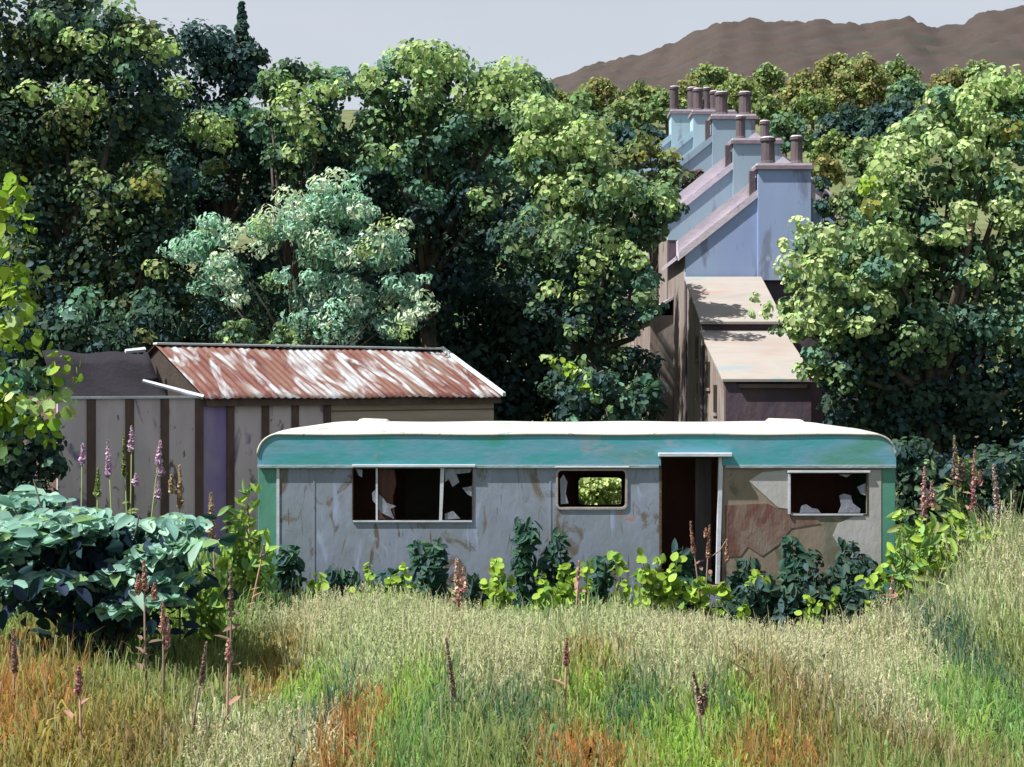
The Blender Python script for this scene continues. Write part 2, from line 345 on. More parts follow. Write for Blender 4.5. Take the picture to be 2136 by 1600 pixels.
# left window
def frame(name, w_, th, y, m, parent=car, dep=.03):
    x0, x1, z0, z1 = w_; mb = MB()
    mb.box((x0-th, y, z1), (x1+th, y+dep, z1+th)); mb.box((x0-th, y, z0-th), (x1+th, y+dep, z0))
    mb.box((x0-th, y, z0), (x0, y+dep, z1)); mb.box((x1, y, z0), (x1+th, y+dep, z1))
    return mb.build(name, m, parent, .003)
DARKF = blotch('perished_rubber', [(.05,.035,.025),(.10,.07,.05)], 9, bump=.3)
w1 = frame('window', W1, .012, CY0-.014, DARKF)
x0, x1, z0, z1 = W1
MB().box((cx(735), CY0-.06, z1+.013), (cx(992), CY0-.015, z1+.05)).build('head_trim', TRIM, w1, .006)
MB().box((x0, CY0-.02, z0-.02), (x1, CY0-.015, z0+.006)).build('sill', TRIM, w1)
MB().box((cx(784), CY0-.01, z0), (cx(788), CY0+.015, z1)).build('mullion', TRIM, w1)
MB().hexa([(cx(916),CY0-.012,z0),(cx(922),CY0-.012,z0),(cx(922),CY0+.02,z0),(cx(916),CY0+.02,z0),(cx(919),CY0-.012,z1),(cx(927),CY0-.012,z1),(cx(927),CY0+.02,z1),(cx(919),CY0+.02,z1)]).build('mullion', TRIM, w1)
sheet('curtain', [(789,978),(822,980),(826,1010),(818,1040),(824,1084),(789,1084)], REDF, CY0+.06, w1, .02)
sheet('glass_shard', [(776,1028),(784,1020),(784,1052),(777,1044)], GLASSY, CY0+.012, w1)
sheet('glass_shard', [(789,1030),(800,1040),(806,1049),(826,1056),(814,1062),(822,1083),(796,1070),(789,1062)], GLASSY, CY0+.012, w1)
sheet('glass_shard', [(742,978),(756,980),(755,996),(748,992)], GLASSY, CY0+.012, w1)
sheet('glass_shard', [(928,978),(984,978),(980,986),(952,989),(958,1006),(944,1016),(936,1000),(928,1006)], GLASSY, CY0+.012, w1)
sheet('glass_shard', [(964,1018),(984,1014),(984,1036),(976,1032)], GLASSY, CY0+.012, w1)
sheet('glass_shard', [(928,1072),(945,1066),(960,1082),(928,1084)], GLASSY, CY0+.012, w1)
# middle window with rounded corners
def rrect(w_, r, n=4):
    x0, x1, z0, z1 = w_; o = []
    for (a, b, s) in ((x1-r, z0+r, -90), (x1-r, z1-r, 0), (x0+r, z1-r, 90), (x0+r, z0+r, 180)):
        o += [(a+r*math.cos(R(s+90*i/n)), b+r*math.sin(R(s+90*i/n))) for i in range(n+1)]
    return o
def ring(name, outer, inner, y, d, m, parent):
    mb = MB(); k = len(outer)
    mb.v = [(p[0], y, p[1]) for p in outer]+[(p[0], y, p[1]) for p in inner]+[(p[0], y+d, p[1]) for p in outer]+[(p[0], y+d, p[1]) for p in inner]
    for i in range(k):
        j = (i+1) % k
        mb.f += [(i, j, k+j, k+i), (2*k+i, 3*k+i, 3*k+j, 2*k+j), (i, 2*k+i, 2*k+j, j), (k+i, k+j, 3*k+j, 3*k+i)]
    return mb.build(name, m, parent)
gw = lambda w_, g: (w_[0]-g, w_[1]+g, w_[2]-g, w_[3]+g)
w2 = ring('window', rrect(gw(W2, .018), .07), rrect(gw(W2, -.012), .05), CY0-.016, .05, blotch('tan_rubber', [(.22,.20,.20),(.30,.27,.26)], 5, bump=.2), car)
MB().box((cx(1158), CY0-.05, W2[3]+.031), (cx(1312), CY0-.017, W2[3]+.052)).build('head_trim', TRIM, w2, .004)
sheet('glass_shard', [(1168,1000),(1176,990),(1184,1006),(1180,1030),(1186,1050),(1170,1052)], GLASSY, CY0+.02, w2)
ring('inner_frame', rrect(gw(BW, .02), .04), rrect(gw(BW, -.03), .06), CY1-.055, .012, REDF, w2)
# right window
w3 = frame('window', W3, .012, CY0-.014, DARKF)
MB().box((cx(1642), CY0-.05, W3[3]+.013), (cx(1814), CY0-.015, W3[3]+.045)).build('head_trim', TRIM, w3, .005)
MB().box((cx(1643), CY0-.035, W3[2]), (cx(1648), CY0-.016, W3[3])).build('side_trim', TRIM, w3)
MB().box((cx(1650), CY0-.02, W3[2]-.02), (cx(1800), CY0-.015, W3[2]+.006)).build('sill', TRIM, w3)
sheet('glass_shard', [(1672,1056),(1682,1052),(1694,1060),(1706,1062),(1712,1070),(1668,1070)], GLASSY, CY0+.012, w3)
sheet('torn_curtain', [(1752,1034),(1762,1030),(1776,1034),(1780,1050),(1796,1062),(1794,1070),(1750,1070),(1756,1056)], GLASSY, CY0+.03, w3, .02)
sheet('glass_shard', [(1788,1016),(1806,1008),(1806,1034),(1796,1030)], GLASSY, CY0+.012, w3)
sheet('glass_shard', [(1750,990),(1775,990),(1766,996)], GLASSY, CY0+.012, w3)
# doorway
d0 = MB().box((cx(1372), CY0-.13, cz(952)), (cx(1525), CY0-.031, cz(944))).build('door_hood', TRIM, car, .008)
MB().hexa([(cx(1493),CY0-.03,.55),(cx(1501),CY0-.03,.55),(cx(1501),CY0+.05,.55),(cx(1493),CY0+.05,.55),(cx(1499),CY0-.03,DR[3]-.01),(cx(1508),CY0-.03,DR[3]-.01),(cx(1508),CY0+.05,DR[3]-.01),(cx(1499),CY0+.05,DR[3]-.01)]).build('door_jamb', TRIM, car, .003)
MB().box((cx(1375), CY0-.005, .5), (cx(1380), CY0+.05, DR[3])).build('door_jamb', DARKF, car)
# vents, chassis
for px in (778, 1640):
    x = cx(px, 21.1); v = MB(); k = .28 if px < 1000 else .32
    v.hexa([(x-k,20.95,2.76),(x+k,20.95,2.76),(x+k,21.5,2.76),(x-k,21.5,2.76),(x-k*.7,21.02,2.875),(x+k*.72,21.02,2.86),(x+k*.72,21.4,2.86),(x-k*.7,21.4,2.875)])
    v.build('roof_vent', WHITE, car, .03)
ch = MB()
for y in (20.5, 21.9): ch.box((XL+.3, y, .1), (XR-.3, y+.08, .22))
ch.build('chassis', blotch('rusty_steel', [(.04,.02,.012),(.09,.04,.02)], 8), car)
for x in (-.4, .75):
    wm = MB(); n0 = 18; wm.tube([(x, 20.15, .3), (x, 20.35, .3)], [.3, .3], 18); wh = wm.build('wheel', DARKF, car)

# ================================================================ THE TIN-ROOFED SHED
A = np.array((-5.65, 26.0, 0)); ud = np.array((5.31, 4.0, 0)); LEN = np.linalg.norm(ud); ud /= LEN; bd = np.array((-ud[1], ud[0], 0))
def S(a, b, z): p = A+ud*a+bd*b; return (p[0], p[1], z)
def s_at(px):                                        # distance along the wall of the point seen at px
    u = (px-1068)/F; t = (-5.65-u*26)/(u*4.0-5.31) if False else (u*26+5.65)/(5.31-u*4.0); return t*LEN
SL, SR, SJ = s_at(120), s_at(1030), s_at(425)
shed = empty('tin_roofed_shed', S((SL+SR)/2, 2, 0), 'long boarded shed with a rusty peeling tin roof behind the caravan', 'shed')
MAUVE = blotch('mauve_grey_boards', [(.37,.31,.345),(.45,.38,.42),(.52,.44,.485)], 1.7, (1,1,.35), rough=.85, bump=.35, seed=3, spots=[((.12,.09,.08), 3.5, .60, (1,1,.5)), ((.17,.13,.24), 1.6, .6, (1,1,.3))])
VIOL = blotch('violet_stained_boards', [(.14,.09,.25),(.21,.155,.34),(.30,.25,.34)], 1.5, (1,1,.4), rough=.85, bump=.35, seed=6)
BRNB = blotch('brown_boards', [(.25,.18,.155),(.33,.255,.22),(.38,.31,.27)], 1.3, (.3,.3,4), rough=.85, bump=.4, seed=9)
BAT = blotch('dark_brown_batten', [(.065,.042,.038),(.11,.07,.062)], 4, (1,1,.4), bump=.3)
ez = lambda a: 3.15+.012*(a)
bx_px = [120, 190, 270, 343, 415, 480, 553, 615, 682]
def sbox(mb, a0, a1, b0, b1, z0, z1, z0r=None, z1r=None):
    z0r = z0 if z0r is None else z0r; z1r = z1 if z1r is None else z1r
    mb.hexa([S(a0,b0,z0), S(a1,b0,z0r), S(a1,b1,z0r), S(a0,b1,z0), S(a0,b0,z1), S(a1,b0,z1r), S(a1,b1,z1r), S(a0,b1,z1)]); return mb
for i in range(8):
    m = VIOL if i == 4 else MAUVE
    o = sbox(MB(), s_at(bx_px[i])+.001, s_at(bx_px[i+1])-.001, 0, .05, -.2, ez(0)-.02).build('wall_panel', m, shed)
    if i == 4: o['label'] = 'violet stained wall panel'
sbox(MB(), s_at(682)+.001, SR, 0, .05, -.2, ez(0)+.02).build('wall_panel', BRNB, shed)['label'] = 'brown horizontal boarding at the right end'
for px in bx_px[1:]:
    a = s_at(px); k = .075; j = random.Random(px).uniform(-.02, .02)
    sbox(MB(), a-k, a+k, -.035, 0, -.2, ez(0)-.03).build('batten', BAT, shed)
for k, zz in enumerate((2.55, 2.85)):
    sbox(MB(), s_at(690), SR, -.015, 0, zz, zz+.018).build('board_lap', BAT, shed)
HB = 4.4; RZ = 4.16
sbox(MB(), SR-.05, SR, .05, HB, -.2, ez(0)).build('end_wall', MAUVE, shed)
sbox(MB(), SL, SL+.05, .05, HB, -.2, ez(0)).build('end_wall', BAT, shed)
sbox(MB(), SL, SR, HB, HB+.05, -.2, ez(0)).build('back_wall', MAUVE, shed)
g = MB(); g.prism([S(SR-.06, .05, ez(0)), S(SR-.06, HB-.05, ez(0)), S(SR-.06, 2.1, RZ-.06)], tuple(ud*.05)); g.build('gable', BAT, shed)
g = MB(); g.prism([S(SJ+.02, .05, ez(0)), S(SJ+.02, HB-.05, ez(0)), S(SJ+.02, 2.1, RZ-.06)], tuple(ud*.05)); g.build('gable', blotch('blackish_boards', [(.02,.015,.014),(.04,.03,.026)], 3, bump=.3), shed)  # inner gable in very dark boards
# rusty corrugated roof with peeling pale paint
m, n, b, o = newmat('rusty_tin'); L = n.links.new
at = n.nodes.new('ShaderNodeAttribute'); at.attribute_name = 'uvw'
def nzz(scale, st, det=7, loc=(0,0,0), dist=.6):
    q = n.nodes.new('ShaderNodeMapping'); q.inputs['Scale'].default_value = st; q.inputs['Location'].default_value = loc; L(at.outputs['Vector'], q.inputs[0])
    z = n.nodes.new('ShaderNodeTexNoise'); z.inputs['Scale'].default_value = scale; z.inputs['Detail'].default_value = det; z.inputs['Distortion'].default_value = dist
    L(q.outputs[0], z.inputs['Vector']); return z.outputs[0]
def ramp(inp, els):
    r = n.nodes.new('ShaderNodeValToRGB')
    for i, (p, c) in enumerate(els):
        e = r.color_ramp.elements[i] if i < 2 else r.color_ramp.elements.new(p)
        e.position = p; e.color = (*c, 1)
    L(inp, r.inputs[0]); return r.outputs[0]
rust = ramp(nzz(1.1, (1.6, .9, 1)), [(.3, (.06,.019,.017)), (.45, (.105,.042,.035)), (.58, (.12,.062,.05)), (.72, (.11,.085,.07))])
msk = ramp(nzz(1.05, (2.1, .55, 1), 10, (2.3, .6, 0), 1.9), [(.49, (0,0,0)), (.63, (.85,.85,.85))])
x1_ = n.nodes.new('ShaderNodeMix'); x1_.data_type = 'RGBA'; L(msk, x1_.inputs['Factor']); L(rust, x1_.inputs['A']); x1_.inputs['B'].default_value = (.30,.335,.37,1)
L(x1_.outputs['Result'], b.inputs['Base Color']); b.inputs['Roughness'].default_value = .7; b.inputs['Specular IOR Level'].default_value = .25
zb = nzz(9, (1, 1, 1)); bp = n.nodes.new('ShaderNodeBump'); bp.inputs['Strength'].default_value = .5; bp.inputs['Distance'].default_value = .03; L(zb, bp.inputs['Height']); L(bp.outputs[0], b.inputs['Normal'])
TIN = m
def tin(name, a0, a1, b0, b1, z0, z1, m, parent, pitch=.16, amp=.011, nb=9, sag=0., rag=0., skew=0.):
    na = int((a1-a0)/pitch*8); V = []; U = []; rr = random.Random(5)
    rg = [rr.uniform(-rag, rag) for _ in range(int((a1-a0)/.8)+3)]
    for i in range(na+1):
        a = a0+(a1-a0)*i/na; r_ = rg[int((a-a0)/.8)]
        for j in range(nb+1):
            s = j/nb; bb = b0+(b1-b0)*s+r_*(1-s)
            V.append(S(a+skew*s, bb, z0+(z1-z0)*s+amp*math.sin((a-a0)/pitch*2*math.pi)-sag*math.sin(math.pi*s)+.012*math.sin(a*1.7)+(r_*.2)*(1-s))); U.append((a, s*2.3, 0))
    mb = MB(); mb.v = V; mb.f = [(i*(nb+1)+j, (i+1)*(nb+1)+j, (i+1)*(nb+1)+j+1, i*(nb+1)+j+1) for i in range(na) for j in range(nb)]
    o = mb.build(name, m, parent, smooth=True); at_ = o.data.attributes.new('uvw', 'FLOAT_VECTOR', 'POINT'); at_.data.foreach_set('vector', np.array(U, np.float32).ravel())
    sd = o.modifiers.new('s', 'SOLIDIFY'); sd.thickness = .008
    return o
tin('roof', SJ-.05, SR+.12, -.22, 2.12, ez(0)-.03, RZ, TIN, shed, rag=.03)
tin('back_roof', SJ-.05, SR+.12, HB+.2, 2.13, ez(0)-.03, RZ, TIN, shed)
sbox(MB(), SJ-.06, SR+.13, 2.02, 2.22, RZ+.0, RZ+.045).build('ridge_cap', blotch('pale_tin', [(.32,.36,.38),(.40,.43,.45)], 3), shed, .01)
sbox(MB(), SJ, SR+.1, -.12, -.04, ez(0)-.17, ez(0)-.045).build('eave_board', BAT, shed)
g = MB()
g.hexa([S(SR+.06,-.24,ez(0)-.02), S(SR+.14,-.24,ez(0)-.02), S(SR+.14,-.24,ez(0)+.06), S(SR+.06,-.24,ez(0)+.06), S(SR+.06,2.1,RZ), S(SR+.14,2.1,RZ), S(SR+.14,2.1,RZ+.07), S(SR+.06,2.1,RZ+.07)])
g.build('verge_strip', blotch('pale_tin_edge', [(.33,.38,.40),(.42,.46,.48)], 3), shed)
SLATE = blotch('black_felt', [(.006,.006,.010),(.014,.012,.020)], 2, (1,1,1), bump=.5, seed=2, rough=1.)
tin('broken_roof', SL+.5, SJ-.12, .25, 2.3, ez(0)-.35, RZ-.15, SLATE, shed, pitch=1.1, amp=.03, sag=.3, rag=.05)['label'] = 'dark sagging roof over the left bay'
sbox(MB(), SL, SJ, -.06, .08, ez(0)-.018, ez(0)+.022).build('wall_plate', TRIM, shed)
q0 = S(SJ-.05, -.1, ez(0)+.0); q1 = S(SJ-.95, .55, ez(0)+.30)
g = MB(); g.tube([q0, q1], [.045, .035], 4); g.build('fallen_rafter', TRIM, shed)
q0 = S(SJ-.75, 1.9, RZ-.14); q1 = S(SJ-.35, 1.9, RZ-.10)
g = MB(); g.tube([q0, q1], [.04, .05], 4); g.build('rafter_end', TRIM, shed)

# ================================================================ TERRACE AND OUTBUILDING
BLUER = blotch('blue_render', [(.19,.255,.44),(.22,.29,.46),(.23,.32,.44)], .55, (1,1,.6), rough=.85, bump=.12, seed=1, spots=[((.15,.18,.28), 1.0, .58, (1.3,1,.22)), ((.26,.31,.42), 2.2, .60, (1,1,.4))])
PALER = blotch('pale_blue_render', [(.21,.33,.39),(.24,.36,.43),(.27,.37,.44)], .8, (1,1,.5), rough=.85, bump=.12, seed=4, spots=[((.15,.20,.26), 1.4, .60, (1.6,1,.25)), ((.31,.38,.48), 1.3, .62, (1,1,.5))])
PALE2 = blotch('grey_blue_render', [(.19,.26,.33),(.22,.30,.38)], .8, (1,1,.5), rough=.85, bump=.12, seed=7, spots=[((.16,.15,.20), 1.4, .58, (1.8,1,.22))])
COPE = blotch('sunlit_lilac_stone', [(.36,.33,.40),(.44,.40,.46)], 2, bump=.25, seed=2, spots=[((.24,.20,.25), 3.5, .66, (1,1,1))])  # raised pale: sunlight put into the stone colour
DCOP = blotch('dark_coping', [(.13,.10,.13),(.19,.16,.19)], 3, bump=.2)
SLT = blotch('lilac_slates', [(.22,.21,.27),(.29,.27,.33)], 2.5, (1,1,1), bump=.4, bscale=14, seed=5)
POT = blotch('sooty_clay', [(.045,.036,.045),(.085,.065,.075)], 3, (1,1,.4), bump=.3, seed=1)
STONE = blotch('brown_stone_wall', [(.11,.085,.075),(.165,.135,.125),(.20,.175,.17),(.14,.10,.085)], 1.1, (1,1,.35), rough=.9, bump=.6, bscale=5, seed=2, spots=[((.085,.06,.045), 1.5, .60, (1,1,.3)), ((.30,.26,.25), 1.8, .64, (1,1,.3))])
DST = blotch('shaded_brown_stone', [(.085,.045,.05),(.065,.05,.075),(.10,.065,.07)], 1.0, (1,1,.6), rough=.9, bump=.5, bscale=6, seed=6)  # the brown stone again, with shade put into a darker purple tone
HOLE = blotch('dark_window', [(.018,.014,.014),(.03,.022,.02)], 4, rough=.4, bump=0)
CREAM = blotch('pale_roof_sheets', [(.185,.17,.165),(.225,.21,.20),(.21,.175,.165)], .8, (.5,1.6,1), rough=.75, bump=.2, seed=3, spots=[((.165,.20,.22), .9, .58, (.6,1.6,1)), ((.23,.165,.145), .9, .62, (.5,1.7,1))])
D_ = [36.5, 40.6, 44.8, 49.0, 53.3]; ZTOP = [8.94, 10.3, 11.8, 12.75, 13.6]
SX = [(6.37,7.74), (6.37,7.74), (6.37,7.74), (6.3,7.74), (6.03,7.74)]
RX, EXL, EXR = 7.05, 4.50, 9.6; RISE = 1.86
rank = ['nearest house of the stepped terrace, its blue gable over the brown outbuilding', 'second house up the terrace, its stack just behind the nearest one', 'third house up the terrace with two squat pots above its pale stack',
        'fourth house up the terrace with a mossy two-pot stack against the trees', 'farthest and highest house of the terrace with a broad pale blue end']
for i in range(5):
    D = D_[i]; D2 = D_[i+1] if i < 4 else 58.2; zt = ZTOP[i]; apex = zt-.62+.5; sl_ = .80
    ezL = apex-(RX-EXL)*sl_; ezR = apex-(EXR-RX)*sl_; zg = float(gz(np.array(6.), np.array(D)))-1.2
    base = float(gz(np.array(7.), np.array((D+D2)/2)))
    h = empty('terraced_house', ((EXL+EXR)/2, (D+D2)/2, base), rank[i], 'house', 'houses of the stepped terrace')
    gm_ = BLUER if i == 0 else (PALER if i > 2 else PALE2)
    zlo = cz(585, D) if i == 0 else ezL-.6
    MB().prism([(EXL, D, zlo), (EXR, D, zlo), (EXR, D, ezR), (RX, D, apex), (EXL, D, ezL)], (0, .25, 0)).build('gable', gm_, h)
    MB().box((EXL+.01, D+.02, zg), (EXR, D+.25, zlo)).build('lower_gable', DST, h)
    MB().box((EXL, D+.251, zg), (EXL+.25, D2-.002, ezL)).build('side_wall', STONE, h)
    MB().box((EXR-.25, D+.251, zg), (EXR, D2-.002, ezR)).build('side_wall', STONE, h)
    MB().prism([(EXL+.26, D2-.3, zg), (EXR-.26, D2-.3, zg), (EXR-.26, D2-.3, ezR), (RX, D2-.3, apex-.2), (EXL+.26, D2-.3, ezL)], (0, .27, 0)).build('party_wall', STONE, h)
    for s, ex, ezz in ((-1, EXL-.18, ezL-.14), (1, EXR+.18, ezR-.14)):
        MB().hexa([(ex, D+.27, ezz), (RX, D+.27, apex), (RX, D2-.01, apex), (ex, D2-.01, ezz), (ex, D+.27, ezz+.1), (RX, D+.27, apex+.1), (RX, D2-.01, apex+.1), (ex, D2-.01, ezz+.1)]).build('roof', SLT, h)
        k = .62 if i < 2 else .1; cm_ = COPE if i < 2 else gm_  # coping and kerb added in place of the sunlit strip of roof slope
        MB().hexa([(ex, D-.05, ezz-.05), (RX, D-.05, apex-.05), (RX, D+.13, apex-.05), (ex, D+.13, ezz-.05), (ex, D-.05, ezz+.16), (RX, D-.05, apex+.16), (RX, D+.13, apex+.16), (ex, D+.13, ezz+.16)]).build('verge_coping', cm_, h)
        MB().hexa([(ex, D+.131, ezz+.04), (RX, D+.131, apex+.04), (RX, D+.50, apex+.04), (ex, D+.50, ezz+.04), (ex, D+.131, ezz+.16+k*.55), (RX, D+.131, apex+.16+k*.55), (RX, D+.50, apex+.16+k*.55), (ex, D+.50, ezz+.16+k*.55)]).build('verge_kerb', cm_, h)
    a, b_ = SX[i]; sy0, sy1 = D-.09, D+.75; dep = zlo+.003
    st = MB().box((a, sy0, dep), (b_, sy1, zt)).build('chimney_stack', gm_, h)
    MB().box((a-.07, sy0-.07, zt), (b_+.07, sy1+.07, zt+.10)).build('stack_cap', DCOP, st)
    MB().box((a-.02, sy0-.02, zt+.10), (b_+.02, sy1+.02, zt+.17)).build('stack_flaunching', COPE, st)
    if i in (0, 1, 2):
        MB().box((a-.2, sy0+.1, zt-2.2), (a-.05, sy0+.28, zt-.02)).build('stack_side_strip', POT, st)  # added dark strip in place of the stack's dark left face
    pots = [[(.33,.22),(1.08,.19)], [(.28,.17),(.98,.17)], [(.35,.24),(1.1,.24)], [(.22,.2),(.8,.2)], [(.15,.2),(.85,.24),(1.4,.17)]][i]
    hts = [[.80,.84],[.78,.62],[.85,.85],[.9,.8],[1.05,1.0,1.0]][i]
    for (px_, rr_), hh in zip(pots, hts):
        x = a+px_; pt = MB(); z0_ = zt+.17
        pt.tube([(x, D+.33, z0_-.03), (x, D+.33, z0_+.08), (x, D+.33, z0_+.12), (x, D+.33, z0_+hh-.1), (x, D+.33, z0_+hh-.09), (x, D+.33, z0_+hh)], [rr_*1.12, rr_*1.12, rr_, rr_*.94, rr_*1.12, rr_*1.1], 12)
        pt.v = [(x+(v[0]-x)*.84, D+.33+(v[1]-D-.33)*.84, z0_+(v[2]-z0_)*.88) for v in pt.v]; po = pt.build('chimney_pot', POT, st)
        MB().tube([(x, D+.33, z0_+hh*.88+.001), (x, D+.33, z0_+hh*.88+.035)], [rr_*.84, rr_*.75], 12).build('pot_highlight', COPE, po)  # pale rim: highlight on the pot top put into the colour
    if i == 0:
        ex_ = MB().box((3.85, 39.2, .4), (4.49, 43.5, 5.3)).build('rear_extension', STONE, h)
        MB().hexa([(3.7,39.1,5.25),(4.49,39.1,5.75),(4.49,43.6,5.75),(3.7,43.6,5.25),(3.7,39.1,5.33),(4.49,39.1,5.83),(4.49,43.6,5.83),(3.7,43.6,5.33)]).build('extension_roof', SLT, ex_)
ob = empty('stone_outbuilding', (5.45, 33.2, 0), 'brown stone outbuilding with two stepped pale roofs, between the caravan and the terrace', 'outbuilding')
OX0, OX1 = 4.52, 6.36
MB().prism([(OX0, 30, -.2), (OX0, 36.3, -.2), (OX0, 36.3, 5.92), (OX0, 33.45, 4.72), (OX0, 33.4, 4.52), (OX0, 30, 3.42)], (.25, 0, 0)).build('side_wall', STONE, ob)
MB().prism([(OX1-.25, 30, -.2), (OX1-.25, 36.3, -.2), (OX1-.25, 36.3, 5.92), (OX1-.25, 33.45, 4.72), (OX1-.25, 33.4, 4.52), (OX1-.25, 30, 3.42)], (.25, 0, 0)).build('side_wall', STONE, ob)
MB().box((OX0+.02, 29.9, -.2), (OX1, 29.999, 3.40)).build('front_wall', DST, ob)
MB().box((OX0+.3, 29.84, 3.30), (OX1-.1, 29.898, 3.38)).build('gutter', HOLE, ob)
MB().box((OX0+.251, 36.0, -.2), (OX1-.251, 36.29, 5.8)).build('back_wall', DST, ob)
def rslab(nm, y0, z0, y1, z1, t=.07):
    MB().hexa([(OX0-.06,y0,z0),(OX1+.1,y0,z0),(OX1+.1,y1,z1),(OX0-.06,y1,z1),(OX0-.06,y0,z0+t),(OX1+.1,y0,z0+t),(OX1+.1,y1,z1+t),(OX0-.06,y1,z1+t)]).build(nm, CREAM, ob, .01)
rslab('roof', 29.85, 3.43, 33.42, 4.60); rslab('roof', 33.3, 4.80, 36.42, 6.1)
MB().box((OX0, 33.43, 4.5), (OX1, 33.5, 4.82)).build('roof_step', DST, ob)
for (y, z, hh) in ((31.0, 2.75, .62), (32.1, 3.3, .6), (34.2, 4.0, .55)):
    wn = MB().box((OX0-.012, y, z), (OX0-.002, y+.5, z+hh)).build('window', HOLE, ob)
    MB().box((OX0-.04, y-.06, z-.07), (OX0-.001, y+.56, z-.001)).build('sill', STONE, wn)
MB().tube([(OX0-.06, 33.0, 0), (OX0-.06, 33.0, 4.3)], [.045, .045], 8).build('downpipe', POT, ob)

# ================================================================ TREES
def gnd(x, y): return float(gz(np.array(float(x)), np.array(float(y))))
def base_at(px, D): x = (px-1068)/F*D; return (x, D, gnd(x, D))
DK = [(DARK,4),(BLUE,3),(MID,1)]; MX = [(MID,3),(COOL,3),(DARK,2),(YEL,1)]; LT = [(YEL,3),(MID,3),(COOL,1)]; CL = [(COOL,4),(MID,2),(BLUE,1)]  # LT on crown tops, DK beneath: light and shade put into leaf colour
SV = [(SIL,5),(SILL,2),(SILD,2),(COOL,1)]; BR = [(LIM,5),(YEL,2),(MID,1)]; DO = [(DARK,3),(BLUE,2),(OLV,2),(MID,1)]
def XD(D, items): return [(P(x, y, D), r/F*D, c) for x, y, r, c in items]
# tall dark trees on the left
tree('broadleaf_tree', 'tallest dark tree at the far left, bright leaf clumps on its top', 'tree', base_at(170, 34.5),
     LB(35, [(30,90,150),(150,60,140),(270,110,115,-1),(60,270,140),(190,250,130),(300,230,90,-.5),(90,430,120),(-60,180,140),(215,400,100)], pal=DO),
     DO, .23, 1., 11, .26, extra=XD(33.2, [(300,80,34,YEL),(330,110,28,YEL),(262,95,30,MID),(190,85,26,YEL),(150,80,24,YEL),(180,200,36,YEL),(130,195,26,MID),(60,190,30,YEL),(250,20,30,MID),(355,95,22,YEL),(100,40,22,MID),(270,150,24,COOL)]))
tree('broadleaf_tree', 'dark tree with slim bare trunks behind the left end of the shed', 'tree', base_at(240, 33.5),
     LB(34.3, [(230,440,90),(330,400,90),(300,520,80),(180,560,90),(60,560,100),(350,610,70),(110,660,90),(240,640,80)], pal=DO),
     DO, .22, .85, 12, .15, trunks=3, extra=XD(33, [(175,350,26,OLV),(205,372,22,YEL),(310,390,34,GOLD),(325,360,26,MID),(265,390,20,MID),(210,440,26,OLV),(190,415,18,OLV),(325,560,24,YEL),(250,400,18,OLV),(300,620,28,COOL)]))
tree('conifer_tree', 'dark blue-green tree with a thin spiked tip against the sky', 'tree', base_at(455, 38),
     LB(38.5, [(420,120,90),(490,150,75),(380,240,95),(480,260,85),(430,370,100),(540,330,70),(520,120,42),(505,80,24),(505,62,17),(504,48,13),(505,36,9),(504,26,7),(503,16,4.5),(505,8,3),(560,430,80),(400,470,90)], pal=[(BLUE,4),(DARK,3),(COOL,1)]),
     DK, .22, 1., 13, .25, nsub=15, sub=(.28,.46), extra=XD(36.6, [(372,185,24,YEL),(360,165,16,YEL),(425,260,36,YEL),(460,290,30,YEL),(400,275,26,MID),(470,262,22,YEL),(450,345,22,OLV),(435,352,16,OLV),(505,230,26,COOL),(545,280,26,COOL)]))
# the middle wood
tree('broadleaf_tree', 'mid green tree between the spiked dark tree and the highest round crown', 'tree', base_at(620, 36),
     LB(36.5, [(600,170,62),(680,190,70),(560,190,46),(640,270,66),(600,330,56),(560,260,50,1.2)], pal=MX)+LB(37.6, [(680,330,80,0,DK),(640,440,90,0,DK),(590,560,100,0,DK),(480,600,90,0,DK)]),
     MX, .22, 1., 14, .2, extra=XD(35.2, [(612,195,30,YEL),(670,190,28,YEL),(595,225,32,YEL),(632,250,36,YEL),(650,290,26,YEL),(610,320,22,YEL),(560,160,22,MID),(700,178,22,YEL)]))
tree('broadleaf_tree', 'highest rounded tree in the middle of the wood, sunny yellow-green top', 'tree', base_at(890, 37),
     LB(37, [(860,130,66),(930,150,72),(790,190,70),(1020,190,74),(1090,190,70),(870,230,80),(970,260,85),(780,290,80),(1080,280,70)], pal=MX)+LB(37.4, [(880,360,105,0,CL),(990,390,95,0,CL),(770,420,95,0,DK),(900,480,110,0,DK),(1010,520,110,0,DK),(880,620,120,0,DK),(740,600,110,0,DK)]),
     MX, .22, 1., 15, .3, extra=XD(35.4, [(858,120,38,YEL),(905,115,36,YEL),(890,165,34,YEL),(940,135,30,YEL),(1030,170,36,YEL),(985,150,26,MID),(1070,150,36,YEL),(1095,185,32,YEL),(770,160,30,YEL),(1010,215,36,YEL),(970,195,28,YEL),(900,200,26,MID),(960,262,34,COOL),(930,285,24,COOL),(1000,250,22,MID),(780,325,30,MID),(830,345,26,COOL),(760,355,26,COOL),(820,320,20,YEL),(1060,355,30,COOL),(1035,345,24,COOL),(1080,385,26,COOL),(1010,420,30,MID),(995,405,20,YEL),(900,410,28,COOL),(860,390,24,COOL)]))
